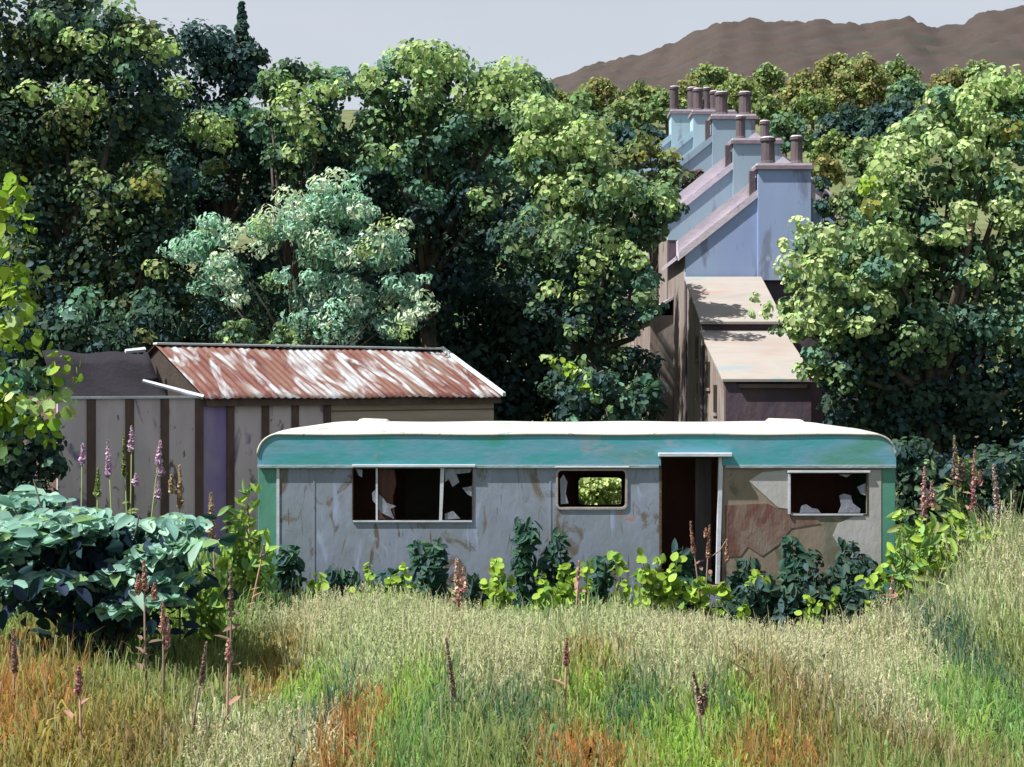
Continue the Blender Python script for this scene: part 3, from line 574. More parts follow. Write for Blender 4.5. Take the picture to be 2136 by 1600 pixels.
tree('broadleaf_tree', 'sunny broad tree leaning toward the terrace, left of the lilac roofs', 'tree', base_at(1190, 33.5),
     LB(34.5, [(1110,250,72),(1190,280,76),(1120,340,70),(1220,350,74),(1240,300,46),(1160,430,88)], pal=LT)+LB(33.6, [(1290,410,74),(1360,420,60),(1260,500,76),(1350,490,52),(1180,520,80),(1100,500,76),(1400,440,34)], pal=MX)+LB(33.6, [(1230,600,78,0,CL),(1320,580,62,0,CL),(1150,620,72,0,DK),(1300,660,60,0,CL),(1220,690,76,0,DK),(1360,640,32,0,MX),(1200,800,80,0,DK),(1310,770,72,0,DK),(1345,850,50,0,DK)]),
     MX, .21, 1.05, 16, .26, extra=XD(32.2, [(1210,210,20,MID),(1130,230,34,YEL),(1180,300,36,YEL),(1230,270,32,YEL),(1240,310,30,YEL),(1110,300,32,YEL),(1150,390,30,YEL),(1200,385,26,YEL),(1320,390,34,MID),(1290,385,30,YEL),(1380,400,30,MID),(1395,430,22,YEL),(1160,500,34,MID),(1190,470,30,MID),(1240,545,30,YEL),(1325,540,26,YEL),(1310,520,20,YEL),(1150,600,22,YEL),(1210,620,18,YEL),(1345,620,24,MID),(1345,590,22,COOL),(1355,660,20,COOL),(1220,575,22,YEL)]))
tree('broadleaf_tree', 'small yellow-brown topped tree in front of the far pale houses', 'tree', base_at(1375, 43),
     LB(43.5, [(1325,330,50),(1392,338,30),(1375,390,46),(1330,410,50),(1405,375,42),(1445,395,28,0,[(DARK,2),((.09,.06,.05),3)]),(1455,370,20,0,[(DARK,2),((.09,.06,.05),3)]),(1350,300,34),(1420,420,36),(1385,450,50)], pal=[(OLV,3),(GOLD,2),(MID,2)]), MX, .25, 1., 17, .15, extra=XD(43.6, [(1398,325,20,GOLD),(1368,318,15,GOLD),(1350,360,20,OLV)]))
tree('broadleaf_tree', 'deep shadowed tree behind the shed between the silvery tree and the terrace', 'tree', base_at(1010, 39),
     LB(39.5, [(960,620,120),(1060,650,120),(1150,700,120),(1000,760,120),(1110,810,120),(880,720,110),(1220,820,110),(1010,880,110)], pal=[(DARK,5),(BLUE,4)]), DK, .26, 1., 18, .25)
tree('broadleaf_tree', 'shaded dark tree at the far left under the taller ones', 'tree', base_at(40, 31.5),
     LB(32.5, [(40,700,90),(140,700,80),(230,720,70),(320,680,66),(60,820,100),(190,790,70)], pal=[(BLUE,4),(DARK,3),(COOL,2)]), DK, .22, .95, 19, .15, extra=XD(31.3, [(180,620,30,COOL),(230,650,26,COOL),(150,650,24,SILD),(300,700,20,OLV)]))
tree('silver_leaved_tree', 'silvery blue-green tree rising just behind the rusty shed roof', 'tree', base_at(640, 32.6),
     LB(32.8, [(690,420,60),(740,440,52),(620,450,58),(560,480,48),(660,510,74),(750,530,66),(810,520,56),(830,600,52),(740,620,64),(650,600,56),(450,480,46),(400,520,46),(470,560,56),(430,590,40),(490,620,36),(860,640,38),(810,680,40),(700,680,60),(620,680,60)], pal=SV)+LB(34, [(560,640,90,0,DK),(700,640,90,0,DK),(440,680,80,0,DK),(800,700,80,0,DK)]),
     SV, .22, 1.5, 20, .09, nsub=14, fill=1.0, tpl='long', extra=XD(31.4, [(700,370,26,SILL),(665,385,22,SILL),(735,385,24,SIL),(600,410,28,SILL),(560,450,26,SILL),(545,470,26,YEL),(620,440,22,SILL),(840,475,22,SILL),(810,470,20,YEL),(780,490,24,SILL),(880,620,20,SILL),(905,640,13,SILL),(870,655,20,SILL),(840,690,24,YEL),(850,665,20,SILL),(480,500,16,SILL),(500,480,14,SILL),(400,500,24,SIL),(350,520,20,SIL),(480,580,24,SILL),(500,625,20,SILL),(460,540,24,SILL),(540,520,20,SILL),(590,575,22,SIL),(700,640,24,SIL),(760,520,24,YEL),(885,580,16,SIL)]))
for px, py, r, D, lab, sd in ((500,690,36,31.8,'small green bush behind the shed roof, left of centre',21),(592,700,36,31.6,'low green bush just right of the other, behind the ridge of the shed',22)):
    tree('bush', lab, 'bush', base_at(px, D), LB(D, [(px,py,r),(px-20,py+30,r),(px+22,py+34,r)], pal=[(MID,3),(YEL,1),(COOL,2)]), MX, .17, 1., sd, .06)
for i, (px, D, lab) in enumerate(((150, 41, 'back row tree filling the shade behind the slim bare trunks'), (430, 42, 'back row tree under the thin spiked one'), (740, 43, 'back row tree in the shade behind the silvery crown'), (1030, 44, 'back row tree in the shade under the highest rounded one'))):
    tree('broadleaf_tree', lab, 'tree', base_at(px, D), LB(D+.5, [(px-100,320,120),(px+60,300,120),(px+150,420,120),(px-40,470,130),(px-130,600,120),(px+60,620,130),(px+160,720,110),(px-60,760,120)], pal=DO if i == 0 else DK), DK, .3, .9, 60+i, .25, limbs=False)
# bright big-leaved tree at the left edge
LMX = [(LIM,6),(YEL,2),(COOL,1)]
tree('big_leaved_tree', 'bright lime-green large-leaved tree at the left edge beside the shed', 'tree', (-7.6, 17.6, gnd(-7.6, 17.6)),
     [(P(-60,470,17.8), .45), (P(-80,600,17.8), .6), (P(-90,760,17.7), .7), (P(-60,860,17.6), .6)],
     LMX, .24, .8, 23, .1, nsub=10, extra=XD(17.4, [(15,400,42,LIM),(45,400,20,LIM),(10,450,20,LIM),(60,465,22,LIM),(15,495,32,LIM),(85,570,13,YEL),(15,560,40,LIM),(40,590,34,LIM),(20,640,48,LIM),(10,700,38,LIM),(40,660,28,YEL),(70,712,28,LIM),(60,750,24,YEL),(130,770,38,LIM),(105,790,30,COOL),(120,840,34,YEL),(60,830,40,YEL),(20,860,44,LIM),(95,890,36,LIM),(110,920,20,LIM),(50,900,34,COOL),(30,790,30,COOL),(20,940,30,MID)]))
# right big tree; lit left edge and shaded underside put into leaf colours
RT = [(YEL,3),(MID,3),(PALE,1),(COOL,2)]
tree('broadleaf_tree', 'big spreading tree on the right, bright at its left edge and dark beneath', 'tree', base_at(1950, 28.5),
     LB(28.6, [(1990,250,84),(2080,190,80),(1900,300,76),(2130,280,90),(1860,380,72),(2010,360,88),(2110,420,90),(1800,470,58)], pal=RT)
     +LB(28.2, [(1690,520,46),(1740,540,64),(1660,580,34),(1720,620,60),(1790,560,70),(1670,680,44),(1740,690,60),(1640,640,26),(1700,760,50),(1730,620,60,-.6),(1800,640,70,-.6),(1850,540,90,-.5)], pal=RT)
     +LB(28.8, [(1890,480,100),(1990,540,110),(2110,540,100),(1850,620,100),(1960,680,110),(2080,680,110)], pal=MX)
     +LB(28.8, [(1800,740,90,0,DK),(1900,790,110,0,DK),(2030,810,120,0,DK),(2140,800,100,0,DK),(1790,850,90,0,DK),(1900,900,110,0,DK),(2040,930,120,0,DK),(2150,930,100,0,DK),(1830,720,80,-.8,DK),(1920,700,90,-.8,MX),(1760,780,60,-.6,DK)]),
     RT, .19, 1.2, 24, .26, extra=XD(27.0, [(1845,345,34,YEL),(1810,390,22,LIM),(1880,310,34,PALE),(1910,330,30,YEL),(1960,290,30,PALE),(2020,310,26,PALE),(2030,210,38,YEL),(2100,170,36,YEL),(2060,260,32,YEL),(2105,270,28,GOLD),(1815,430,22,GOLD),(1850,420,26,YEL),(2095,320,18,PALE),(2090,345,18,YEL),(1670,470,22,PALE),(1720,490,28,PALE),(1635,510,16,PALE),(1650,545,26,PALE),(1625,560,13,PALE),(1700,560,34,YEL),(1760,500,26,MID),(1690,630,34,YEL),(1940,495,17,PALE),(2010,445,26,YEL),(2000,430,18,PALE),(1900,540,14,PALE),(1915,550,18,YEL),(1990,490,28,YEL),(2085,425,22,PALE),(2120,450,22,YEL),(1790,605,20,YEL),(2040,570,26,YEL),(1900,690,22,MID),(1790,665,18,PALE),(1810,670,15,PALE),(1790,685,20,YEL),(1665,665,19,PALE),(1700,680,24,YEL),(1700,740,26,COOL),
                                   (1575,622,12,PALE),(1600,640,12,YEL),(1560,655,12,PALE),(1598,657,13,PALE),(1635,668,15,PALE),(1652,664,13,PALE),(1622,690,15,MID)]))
tree('broadleaf_tree', 'slender olive tree between the terrace end and the big right-hand tree', 'tree', base_at(1790, 35.6),
     LB(35.6, [(1800,330,52),(1770,420,50),(1825,400,60),(1790,490,60),(1765,560,56),(1840,540,70),(1800,640,70)], pal=[(MID,4),(OLV,3),(YEL,2)]), MX, .22, 1., 25, .14)
tree('bush', 'dark bush against the right side of the nearest blue gable', 'bush', base_at(1725, 36.0),
     LB(36.0, [(1712,385,22),(1722,430,30),(1716,480,26),(1735,560,40),(1740,640,50)], pal=DK), DK, .2, 1., 26, .1)
tree('elder_bush', 'elder bush with a few leaves coloured lime as if sunlit in the gap between shed and outbuilding', 'bush', base_at(1230, 26.5),
     LB(26.8, [(1250,800,52),(1200,850,48),(1300,850,56),(1350,810,38)], pal=[(DARK,3),(BLUE,3),(COOL,2)]), DK, .2, 1., 27, .07, extra=XD(26.2, [(1140,748,13,YEL),(1165,758,13,LIM),(1190,772,17,LIM),(1212,780,18,YEL),(1216,750,14,MID),(1222,805,14,LIM),(1238,830,11,YEL),(1270,852,8,YEL)]))  # lime and yellow clumps paint its sunlit leaves
tree('sunlit_bush', 'sunlit yellow-green bush seen through the small window of the caravan', 'bush', base_at(1250, 23.6),
     LB(23.6, [(1215,1010,40),(1290,1010,40),(1250,1020,44),(1250,1070,50)], pal=[((.42,.50,.22),4),((.36,.46,.18),1)]), BR, .10, 1.3, 28, .05)
tree('bush', 'dark hedge bush filling the shade at the right edge behind the pink spires', 'bush', base_at(2060, 25.5), LB(25.6, [(1900,960,70),(1960,1010,80),(2060,990,90),(2140,980,90),(1900,1040,70),(2020,1060,80),(2130,1060,90)], pal=DK), DK, .18, 1.1, 29, .08)
tree('bush', 'dark bush between the lime tree and the left end of the shed', 'bush', base_at(40, 22.5), LB(22.6, [(20,880,70),(85,910,50),(60,960,60),(0,960,70),(110,975,36),(60,1030,70),(-40,900,80),(20,790,60),(-10,1040,80)], pal=[(DARK,3),(BLUE,3),(COOL,1)]), DK, .17, 1.1, 30, .07)
# trees on the valley side below the hill
far_lab = ['round dark blue-green tree left of the farthest chimneys, its right neighbour darker', 'dark squat tree touching the left edge of the pale far house', 'olive tree below the left foot of the brown hill',
 'light olive tree left of the tallest far chimney, in the belt under the hill', 'tan-green tree directly behind the farthest chimney pots', 'yellow-green rounded tree just right of the far chimney pots',
 'deep green tree right of the second stack of chimneys', 'tan-topped tree in the middle of the belt under the hill', 'broad pale green tree highest in the belt under the hill', 'large dark blue tree in the hollow right of the terrace',
 'second dark blue tree of the hollow, nearer the big right-hand tree', 'muted green tree between the dark hollow trees and the hill', 'tan tree at the right of the belt, next to the big tree', 'small light tree above the dark hollow trees', 'olive tree just below the hill, above the left dark trees',
 'faint olive tree at the far left of the belt beside the sunny wood', 'green tree just above the squat dark tree left of the chimneys']
TAN = (.21,.20,.085); OLL = (.20,.25,.095)
far = [(1290,275,46,112,[(BLUE,3),(COOL,2)]),(1355,285,50,108,[(BLUE,4),(DARK,2)]),(1215,200,40,135,[(OLL,2),(OLV,2)]),(1330,190,52,150,[(OLL,3),(OLV,2)]),(1440,180,48,160,[(TAN,2),(OLL,2)]),(1545,180,56,155,[(OLL,4),(YEL,1)]),
 (1640,255,50,120,[(COOL,3),(MID,2)]),(1680,165,52,165,[(TAN,3),(OLL,2)]),(1800,150,70,160,[(OLL,3),(TAN,2)]),(1770,245,66,125,[(BLUE,4),(DARK,2)]),(1870,230,72,120,[(BLUE,4),(COOL,1),(DARK,2)]),(1900,185,58,140,[(MID,2),(COOL,2)]),
 (1980,170,60,150,[(TAN,3),(OLL,1)]),(1690,205,44,140,[(OLL,3),(MID,1)]),(1390,205,44,140,[(OLL,2),(MID,2)]),(1190,240,44,125,[(OLV,3),(TAN,1)]),(1310,225,50,128,[(OLL,2),(MID,3)])]
for j, (px, py, r, D) in enumerate([(1250,178,40,158),(1480,150,46,168),(1600,150,40,168),(1740,130,46,168),(1870,140,46,168),(2040,150,50,160),(1160,200,36,150),(1740,290,44,118),(1830,300,44,112),(1720,340,36,100),(1950,215,46,135),(1600,215,40,140)]):
    far.append((px, py, r, D, [(OLL,3),(MID,2)] if j % 3 else [(TAN,3),(OLL,2)]))
far_lab += ['pale olive tree under the left slope of the hill', 'small olive crown peeping above the tan-green tree, between the two tallest chimney groups', 'light green crown at the upper edge of the belt, right of the chimney pots', 'tan crown at the upper edge of the belt left of its broadest tree', 'light green crown at the upper edge of the belt right of its broadest tree',
 'green crown at the belt upper edge nearest the big right-hand tree', 'tan crown where the belt meets the sunny wood at the left', 'low olive tree in front of the hollow, on its left', 'low olive tree in front of the hollow, on its right', 'small tan tree right of the nearest chimney', 'light green tree between the dark hollow and the big right-hand crown', 'green tree close behind the second chimney stack']
for i, (px, py, r, D, pal) in enumerate(far):
    its = [(px,py,r*.62),(px-r*.5,py+r*.35,r*.6),(px+r*.5,py+r*.3,r*.62),(px,py+r*.75,r*.7),(px-r*.8,py+r*.8,r*.5),(px+r*.8,py+r*.85,r*.5)]
    tree('hillside_tree', far_lab[i], 'tree', base_at(px, D), LB(D, its, pal=pal), pal, .62, 1., 40+i, .25, 'trees of the belt under the brown hill', nsub=10, limbs=False)

# ================================================================ MEADOW
# ---- grass: patches of differing colour standing in the field (x, y on the ground, found from where they are seen)
def gp(px, py, z=.45): D = (EYE-z)*F/(py-800); return ((px-1068)/F*D, D)
STRAW = (.43,.41,.29); STR2 = (.36,.39,.24); SGR = (.16,.285,.10); BGR = (.235,.36,.08); RUST = (.31,.135,.05); OCH = (.27,.20,.07); DGR = (.065,.14,.08); TEA = (.05,.12,.10); OLG = (.19,.23,.085); BRN = (.19,.135,.065)
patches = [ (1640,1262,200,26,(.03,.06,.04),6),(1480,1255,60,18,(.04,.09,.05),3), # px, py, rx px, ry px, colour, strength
 (700,1285,110,45,STRAW,3),(820,1310,130,60,STR2,3),(930,1330,110,70,STRAW,3),(1060,1300,110,60,STR2,2.5),(1090,1390,70,50,STRAW,2.5),(1300,1310,130,70,STR2,3),(1400,1360,120,70,STRAW,3),(1520,1340,130,70,STRAW,3),(1650,1350,130,80,STRAW,3),(1750,1380,110,90,STRAW,3),(1850,1330,90,50,STRAW,2),(790,1390,60,40,STR2,2.5),(1820,1470,60,50,STRAW,2),
 (2050,1240,90,60,STRAW,3),(1990,1290,80,40,STR2,2),(2120,1300,50,50,STRAW,2),(560,1560,120,50,STRAW,2.5),(460,1500,60,50,STR2,1.5),
 (60,1330,60,80,RUST,2.5),(30,1500,90,110,RUST,3),(180,1560,140,70,OCH,2.2),(720,1540,45,80,RUST,3),(550,1420,40,50,RUST,1.8),(1210,1560,90,50,RUST,2),(590,1340,60,30,OCH,2),(1240,1400,70,50,OCH,2),(1650,1480,80,50,BRN,2.5),(1600,1570,130,40,RUST,1.8),(1900,1560,130,50,BRN,2),(1560,1430,40,40,OCH,2),(1330,1580,60,30,OCH,2),(300,1560,110,50,BRN,1.8),(90,1420,80,60,OCH,1.6),
 (1420,1540,90,70,BGR,3),(1240,1450,60,50,BGR,2.2),(870,1440,50,80,BGR,2.5),(620,1450,60,60,BGR,2.2),(105,1470,30,60,BGR,2.5),(1960,1480,40,60,BGR,2.2),(1920,1440,60,60,SGR,2),(2090,1470,60,80,SGR,2.2),(340,1420,90,60,OLG,2),(230,1380,60,60,SGR,1.8),(500,1380,70,60,OLG,2),(1560,1500,40,60,BGR,2),(2030,1420,30,40,BGR,2),
 (920,1470,35,90,DGR,2.5),(700,1460,25,90,TEA,2.2),(1080,1500,60,80,DGR,1.8),(1340,1460,40,60,DGR,2.2),(600,1490,20,60,TEA,2),(1290,1470,30,50,TEA,2.2),(1740,1430,30,60,DGR,1.6),(1510,1480,30,60,DGR,1.8),(2000,1380,30,70,DGR,1.8),(1960,1330,30,60,TEA,1.4),(1900,1600,80,20,SGR,2),(480,1470,20,60,TEA,1.5),
 (600,1230,120,40,SGR,2.5),(470,1180,90,90,BGR,2.5),(1950,1180,110,80,SGR,3),(1900,1120,60,60,BGR,2.5),(2060,1110,60,60,SGR,2.2),(2100,1180,60,40,OLG,1.6),(1160,1240,200,22,SGR,2.5),(880,1235,120,20,SGR,2.2),(1380,1240,110,24,SGR,3),(1560,1270,100,22,SGR,1.5),(1180,1430,50,60,OLG,2),(1760,1540,90,50,OLG,2),(300,1480,90,70,OLG,1.5),(140,1300,120,50,SGR,2),(1000,1560,120,50,OLG,2),(870,1560,60,50,SGR,2)]
rng = np.random.default_rng(7)
pw = []
for px, py, rx, ry, c, s in patches:
    x, y = gp(px, py); x1, y1 = gp(px, py-ry); x2, y2 = gp(px, py+ry)
    pw.append((x, y, rx/F*y, (y1-y2)/2, c, s))
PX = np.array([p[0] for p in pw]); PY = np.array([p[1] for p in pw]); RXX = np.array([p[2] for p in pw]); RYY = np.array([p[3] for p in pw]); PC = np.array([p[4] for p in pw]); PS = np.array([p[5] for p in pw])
def meadow_col(x, y, rng):
    n = len(x); xx = x+rng.normal(size=n)*.11; yy = y+rng.normal(size=n)*.28
    wgt = PS[None]*np.exp(-(((xx[:, None]-PX)/RXX)**2+((yy[:, None]-PY)/RYY)**2)*1.1)
    wgt = np.concatenate([wgt, np.full((n, 1), .32)], 1)**1.7; wgt /= wgt.sum(1)[:, None]
    cum = wgt.cumsum(1); k = (rng.random((n, 1)) > cum).sum(1)
    cols = np.concatenate([PC, [OLG]]); c = cols[np.clip(k, 0, len(cols)-1)]
    blend = wgt @ cols
    return .6*c+.4*blend
def blades(name, x, y, h, wd, col, rng, lean=.17, kind='stuff', label=None, cat='grass', parent=None, m=None):
    n = len(x); z = gz(x, y); a = rng.random(n)*2*math.pi; la = rng.normal(size=(n, 2))*lean*h[:, None]
    fx = np.stack([np.cos(a)*.9+.0, np.sin(a)*.5], 1)*wd[:, None]*.5
    b0 = np.stack([x, y, z-.03], 1); m1 = b0+np.stack([la[:, 0]*.25, la[:, 1]*.25, h*.5+.03], 1); m2 = b0+np.stack([la[:, 0]*.6, la[:, 1]*.6, h*.85], 1); t = b0+np.stack([la[:, 0], la[:, 1], h*(1-.18*np.abs(rng.normal(size=n)))], 1)
    f3 = np.concatenate([fx, np.zeros((n, 1))], 1)
    V = np.stack([b0-f3*.7, b0+f3*.7, m1-f3, m1+f3, m2-f3*.7, m2+f3*.7, t-f3*.1, t+f3*.1], 1).reshape(-1, 3)
    C = np.repeat(np.clip(col*(1+.14*rng.normal(size=(n, 1)))*(1+.05*rng.normal(size=(n, 3))), .004, .6), 8, axis=0)
    o = leafmesh(name, V, C, m or GRASS, parent, 8, True)
    if not parent: tag(o, label, cat, None, kind)
    return o
def field(n, y0, y1, rng, p=1.0):
    y = y0+(y1-y0)*rng.random(n)**p; x = (rng.random(n)*2-1)*(y*.40+.6); return x, y
def keep(x, y): return ~((x > XL-.05) & (x < XR+.05) & (y > 19.9) & (y < 22.6))
def hfun(x, y):
    h = .52+.12*np.sin(x*1.3+y*.8)*np.sin(x*.6-y*.5+1)
    h = h+.75*np.exp(-((x-6.6)/1.1)**2-((y-19.2)/1.8)**2)+.35*np.exp(-((x+4.0)/.7)**2-((y-18.6)/1.1)**2)
    h = h-.44*np.exp(-((x-3.75)/1.9)**4-((y-18.8)/1.45)**4)-.15*np.exp(-((x+.5)/2.8)**4-((y-19.3)/.6)**2)
    return h
x, y = field(250000, 7.5, 20.0, rng, 1.15); k = keep(x, y); x, y = x[k], y[k]; n = len(x)
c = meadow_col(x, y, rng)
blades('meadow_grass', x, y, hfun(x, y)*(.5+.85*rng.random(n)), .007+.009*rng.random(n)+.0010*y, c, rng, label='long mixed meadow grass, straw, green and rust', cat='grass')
x, y = field(7000, 7.5, 19.6, rng, 1.1); n = len(x); c = meadow_col(x, y, rng)
blades('broad_meadow_leaves', x, y, hfun(x, y)*(.8+.7*rng.random(n)), .025+.03*rng.random(n), c, rng, .2, label='broad-bladed sedge and weed leaves through the meadow', cat='grass')
x, y = field(16000, 7.5, 18.6, rng, .9); n = len(x); c = meadow_col(x, y, rng); dry = rng.random(n) < .45; c = np.where(dry[:, None], c*.45+np.array((.35,.32,.22))*.55, c)
blades('tall_grass_stalks', x, y, hfun(x, y)*(1.15+.75*rng.random(n)), .004+.004*rng.random(n)+.0003*y, c, rng, .13, label='tall thin dry and green stalks standing above the meadow', cat='grass')
x, y = field(60000, 20, 34, rng, 1); k = keep(x, y); x, y = x[k], y[k]; n = len(x)
blades('rough_grass', x, y, .3+.35*rng.random(n), .03+.03*rng.random(n), pick(rng, [(SGR,3),(OLG,3),(DGR,2)], n), rng, label='rough green grass behind the caravan and round the shed', cat='grass')
# feathery seed heads over the straw-coloured patches
x, y = field(60000, 8.5, 18.7, rng, 1.0); c = meadow_col(x, y, rng); st = (np.abs(c-np.array(STRAW)).sum(1) < .15) & (rng.random(len(x)) < .30); x, y, c = x[st], y[st], c[st]; n = len(x)
h = hfun(x, y)*(.9+.5*rng.random(n)); k = 11; q = np.tile(np.arange(k)/(k-1), n); ln = np.repeat(.10+.10*rng.random(n), k)
lx = np.repeat(rng.normal(size=n)*.25, k)
hx = np.repeat(x, k)+lx*q*ln+rng.normal(size=n*k)*.012*(1.3-q); hy = np.repeat(y, k)+rng.normal(size=n*k)*.012; hzz = np.repeat(gz(x, y)+h, k)+(q-.6)*ln
cc = np.repeat(c*(1+.12*rng.normal(size=(n, 1))), k, axis=0)*(1+.08*rng.normal(size=(n*k, 1)))
V, C = leafset(np.stack([hx, hy, hzz], 1), rng.normal(size=(n*k, 3))*.6+np.array((0,-.6,.2)), (.022+.028*rng.random(n*k))*(1.25-.5*q), np.clip(cc, .01, .6), rng, 'long', down=-2.5)
o = leafmesh('grass_seed_heads', V, C, GRASS); tag(o, 'pale feathery grass seed heads in drifts over the meadow', 'grass', None, 'stuff')

# ---- broad-leaved weeds before the caravan
def weed(name, label, px, py_top, D, wpx, cols, seed, leaf=.16, cat='weed', group=None, stem=(.05,.08,.03), n=None, tpl='dab', spread=1.0, up=.5):
    rng = np.random.default_rng(seed); X, Y, _ = P(px, py_top, D); zt_ = P(px, py_top, D)[2]; zb_ = gnd(X, Y); H = zt_-zb_; wd = wpx/F*D
    t = empty(name, (X, Y, zb_), label, cat, group)
    ns = max(3, int(wd/.12)); N = n or int(70*max(1, wd/.35)*max(1, H/.7)); sx = rng.normal(size=ns)*wd*.25; P_ = []; mb = MB()
    tops = []
    for i in range(ns):
        q = np.array((X+sx[i]*1.3, Y+rng.normal()*.1, zb_+H*(1 if i == 0 else rng.uniform(.65, .98)))); b_ = np.array((X+sx[i]*.4, Y+rng.normal()*.05, zb_-.05))
        if i == 0: q[0] = X
        mb.tube([b_, (b_+q)/2+rng.normal(size=3)*.02, q], [.010, .008, .004], 5); tops.append((b_, q))
    s = rng.random(N)**.75; k = rng.integers(0, ns, N); B = np.array([a for a, _ in tops]); Q = np.array([b for _, b in tops])
    p = B[k]+(Q[k]-B[k])*s[:, None]; off = rng.normal(size=(N, 3))*np.array((1, .8, .35)); off /= np.linalg.norm(off, axis=1)[:, None]
    sz = leaf*(.55+.7*rng.random(N)); p = p+off*(sz*.55)[:, None]*spread
    p[:, 2] = np.minimum(p[:, 2], zt_-sz*.25*0)
    V, C = leafset(p, off*.6+np.array((0, -.5, up))+.45*rng.normal(size=(N, 3)), sz, np.clip(pick(rng, cols, N)*(1+.16*rng.normal(size=(N, 1))), .004, .6), rng, {'dab': 'oval', 'long': 'lance'}[tpl], down=-.3)
    leafmesh('leaves', V, C, LEAF, t, 10)
    mb.build('stems', blotch('weed_stem', [stem, tuple(c*1.3 for c in stem)], 5, bump=0) if 'weed_stem' not in bpy.data.materials else bpy.data.materials['weed_stem'], t)
    return t
WL = [(LIM,5),((.25,.38,.07),3),((.13,.24,.05),2)]
bright = [(660,1190,19.1,40,'first bright weed from the left end of the caravan, low and small'),(770,1178,19.0,34,'slim upright bright weed below the left end of the big window'),(815,1200,18.9,36,'short bright weed close beside the one with a drooping top'),(845,1172,19.0,44,'bright weed with a drooping top below the big window'),
 (1040,1170,19.0,80,'wide domed lime weed below the right side of the big window'),(1130,1190,18.9,40,'narrow lime weed between the domed one and the small window'),(1175,1180,19.1,44,'paired-stem lime weed under the left edge of the small window'),(1225,1170,18.9,30,'thin bladed lime weed below the small window'),
 (1335,1146,18.9,90,'largest lime-green weed, left of the doorway'),(1395,1190,18.8,66,'lime weed at the foot of the doorway'),(1460,1200,18.9,40,'small lime weed inside the dark doorway view'),(1510,1205,18.8,40,'small lime weed right of the doorway'),(1575,1180,18.9,40,'pale-tipped weed standing before the brown panel'),
 (1640,1220,18.7,30,'spindly lime weed in the dark patch under the right window'),(1745,1230,18.6,40,'thin lime weed at the dark foot of the right end'),(1845,1180,18.9,50,'lime weed at the right corner of the caravan'),(1812,1250,18.4,30,'short dull green weed by the right corner'),
 (1700,1235,18.3,26,'tiny lime weed low in front of the right window'),(1545,1255,18.2,26,'tiny bright weed in front of the brown panel, low in the grass'),(1675,1270,17.9,30,'bright weed sprouting from the straw before the right window')]
for i, (px, py, D, wd, lab) in enumerate(bright):
    weed('lime_weed', lab, px, py, D, wd*1.35, WL, 100+i, (.13 if wd > 36 else .10), group='lime green weeds in front of the caravan')
left = [(440,1180,16.6,90,'pale lime weed patch right of the blue-green shrub'),(485,1060,18.4,50,'tall green weed against the left end of the caravan'),(520,1010,18.8,40,'tallest pointed weed touching the left end of the caravan'),(545,1110,18.2,60,'leafy weed at the left foot of the caravan')]
for i, (px, py, D, wd, lab) in enumerate(left): weed('tall_weed', lab, px, py, D, wd, [(LIM,2),(BGR,3),(SGR,3)], 130+i, .2, tpl='long', up=.2, group='tall weeds at the left end of the caravan')
right = [(1895,1070,18.8,60,'bright lime tall weed just right of the caravan corner'),(1935,1120,18.6,70,'low bright weed one step right of the caravan corner'),(1985,1060,19.0,90,'bushy green weed under the tallest pink spires'),(2045,1090,18.7,60,'green weed left of the leaning grey-pink spire'),(2100,1110,18.5,70,'yellowish weed near the right edge'),(2010,960,19.6,70,'dark olive tall weed carrying the tallest spires')]
for i, (px, py, D, wd, lab) in enumerate(right): weed('tall_weed', lab, px, py, D, wd, [(LIM,3),(BGR,3),(SGR,3),(OLG,1)] if i < 5 else [(OLG,3),(MID,3),(DARK,1)], 140+i, .2, tpl='long', up=.2, group='tall weeds right of the caravan')
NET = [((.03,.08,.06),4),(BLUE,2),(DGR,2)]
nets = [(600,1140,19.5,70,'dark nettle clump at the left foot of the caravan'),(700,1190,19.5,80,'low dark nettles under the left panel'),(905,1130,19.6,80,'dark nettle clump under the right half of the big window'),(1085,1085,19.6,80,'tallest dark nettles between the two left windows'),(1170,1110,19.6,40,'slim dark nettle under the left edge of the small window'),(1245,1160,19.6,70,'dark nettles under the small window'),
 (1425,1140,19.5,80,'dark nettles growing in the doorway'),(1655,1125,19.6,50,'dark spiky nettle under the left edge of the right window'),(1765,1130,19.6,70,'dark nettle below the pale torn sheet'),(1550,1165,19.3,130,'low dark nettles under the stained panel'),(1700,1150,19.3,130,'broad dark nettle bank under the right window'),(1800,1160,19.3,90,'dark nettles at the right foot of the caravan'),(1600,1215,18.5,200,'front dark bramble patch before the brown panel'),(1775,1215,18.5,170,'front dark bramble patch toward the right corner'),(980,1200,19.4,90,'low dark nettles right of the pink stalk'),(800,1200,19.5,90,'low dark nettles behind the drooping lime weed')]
for i, (px, py, D, wd, lab) in enumerate(nets): weed('nettle_clump', lab, px, py, D, wd, NET if i < 8 else [(DARK,4),((.022,.06,.045),2),(BLUE,2)], 160+i, .19, tpl='long', group='dark nettles along the foot of the caravan', n=int(110+wd*3.2))

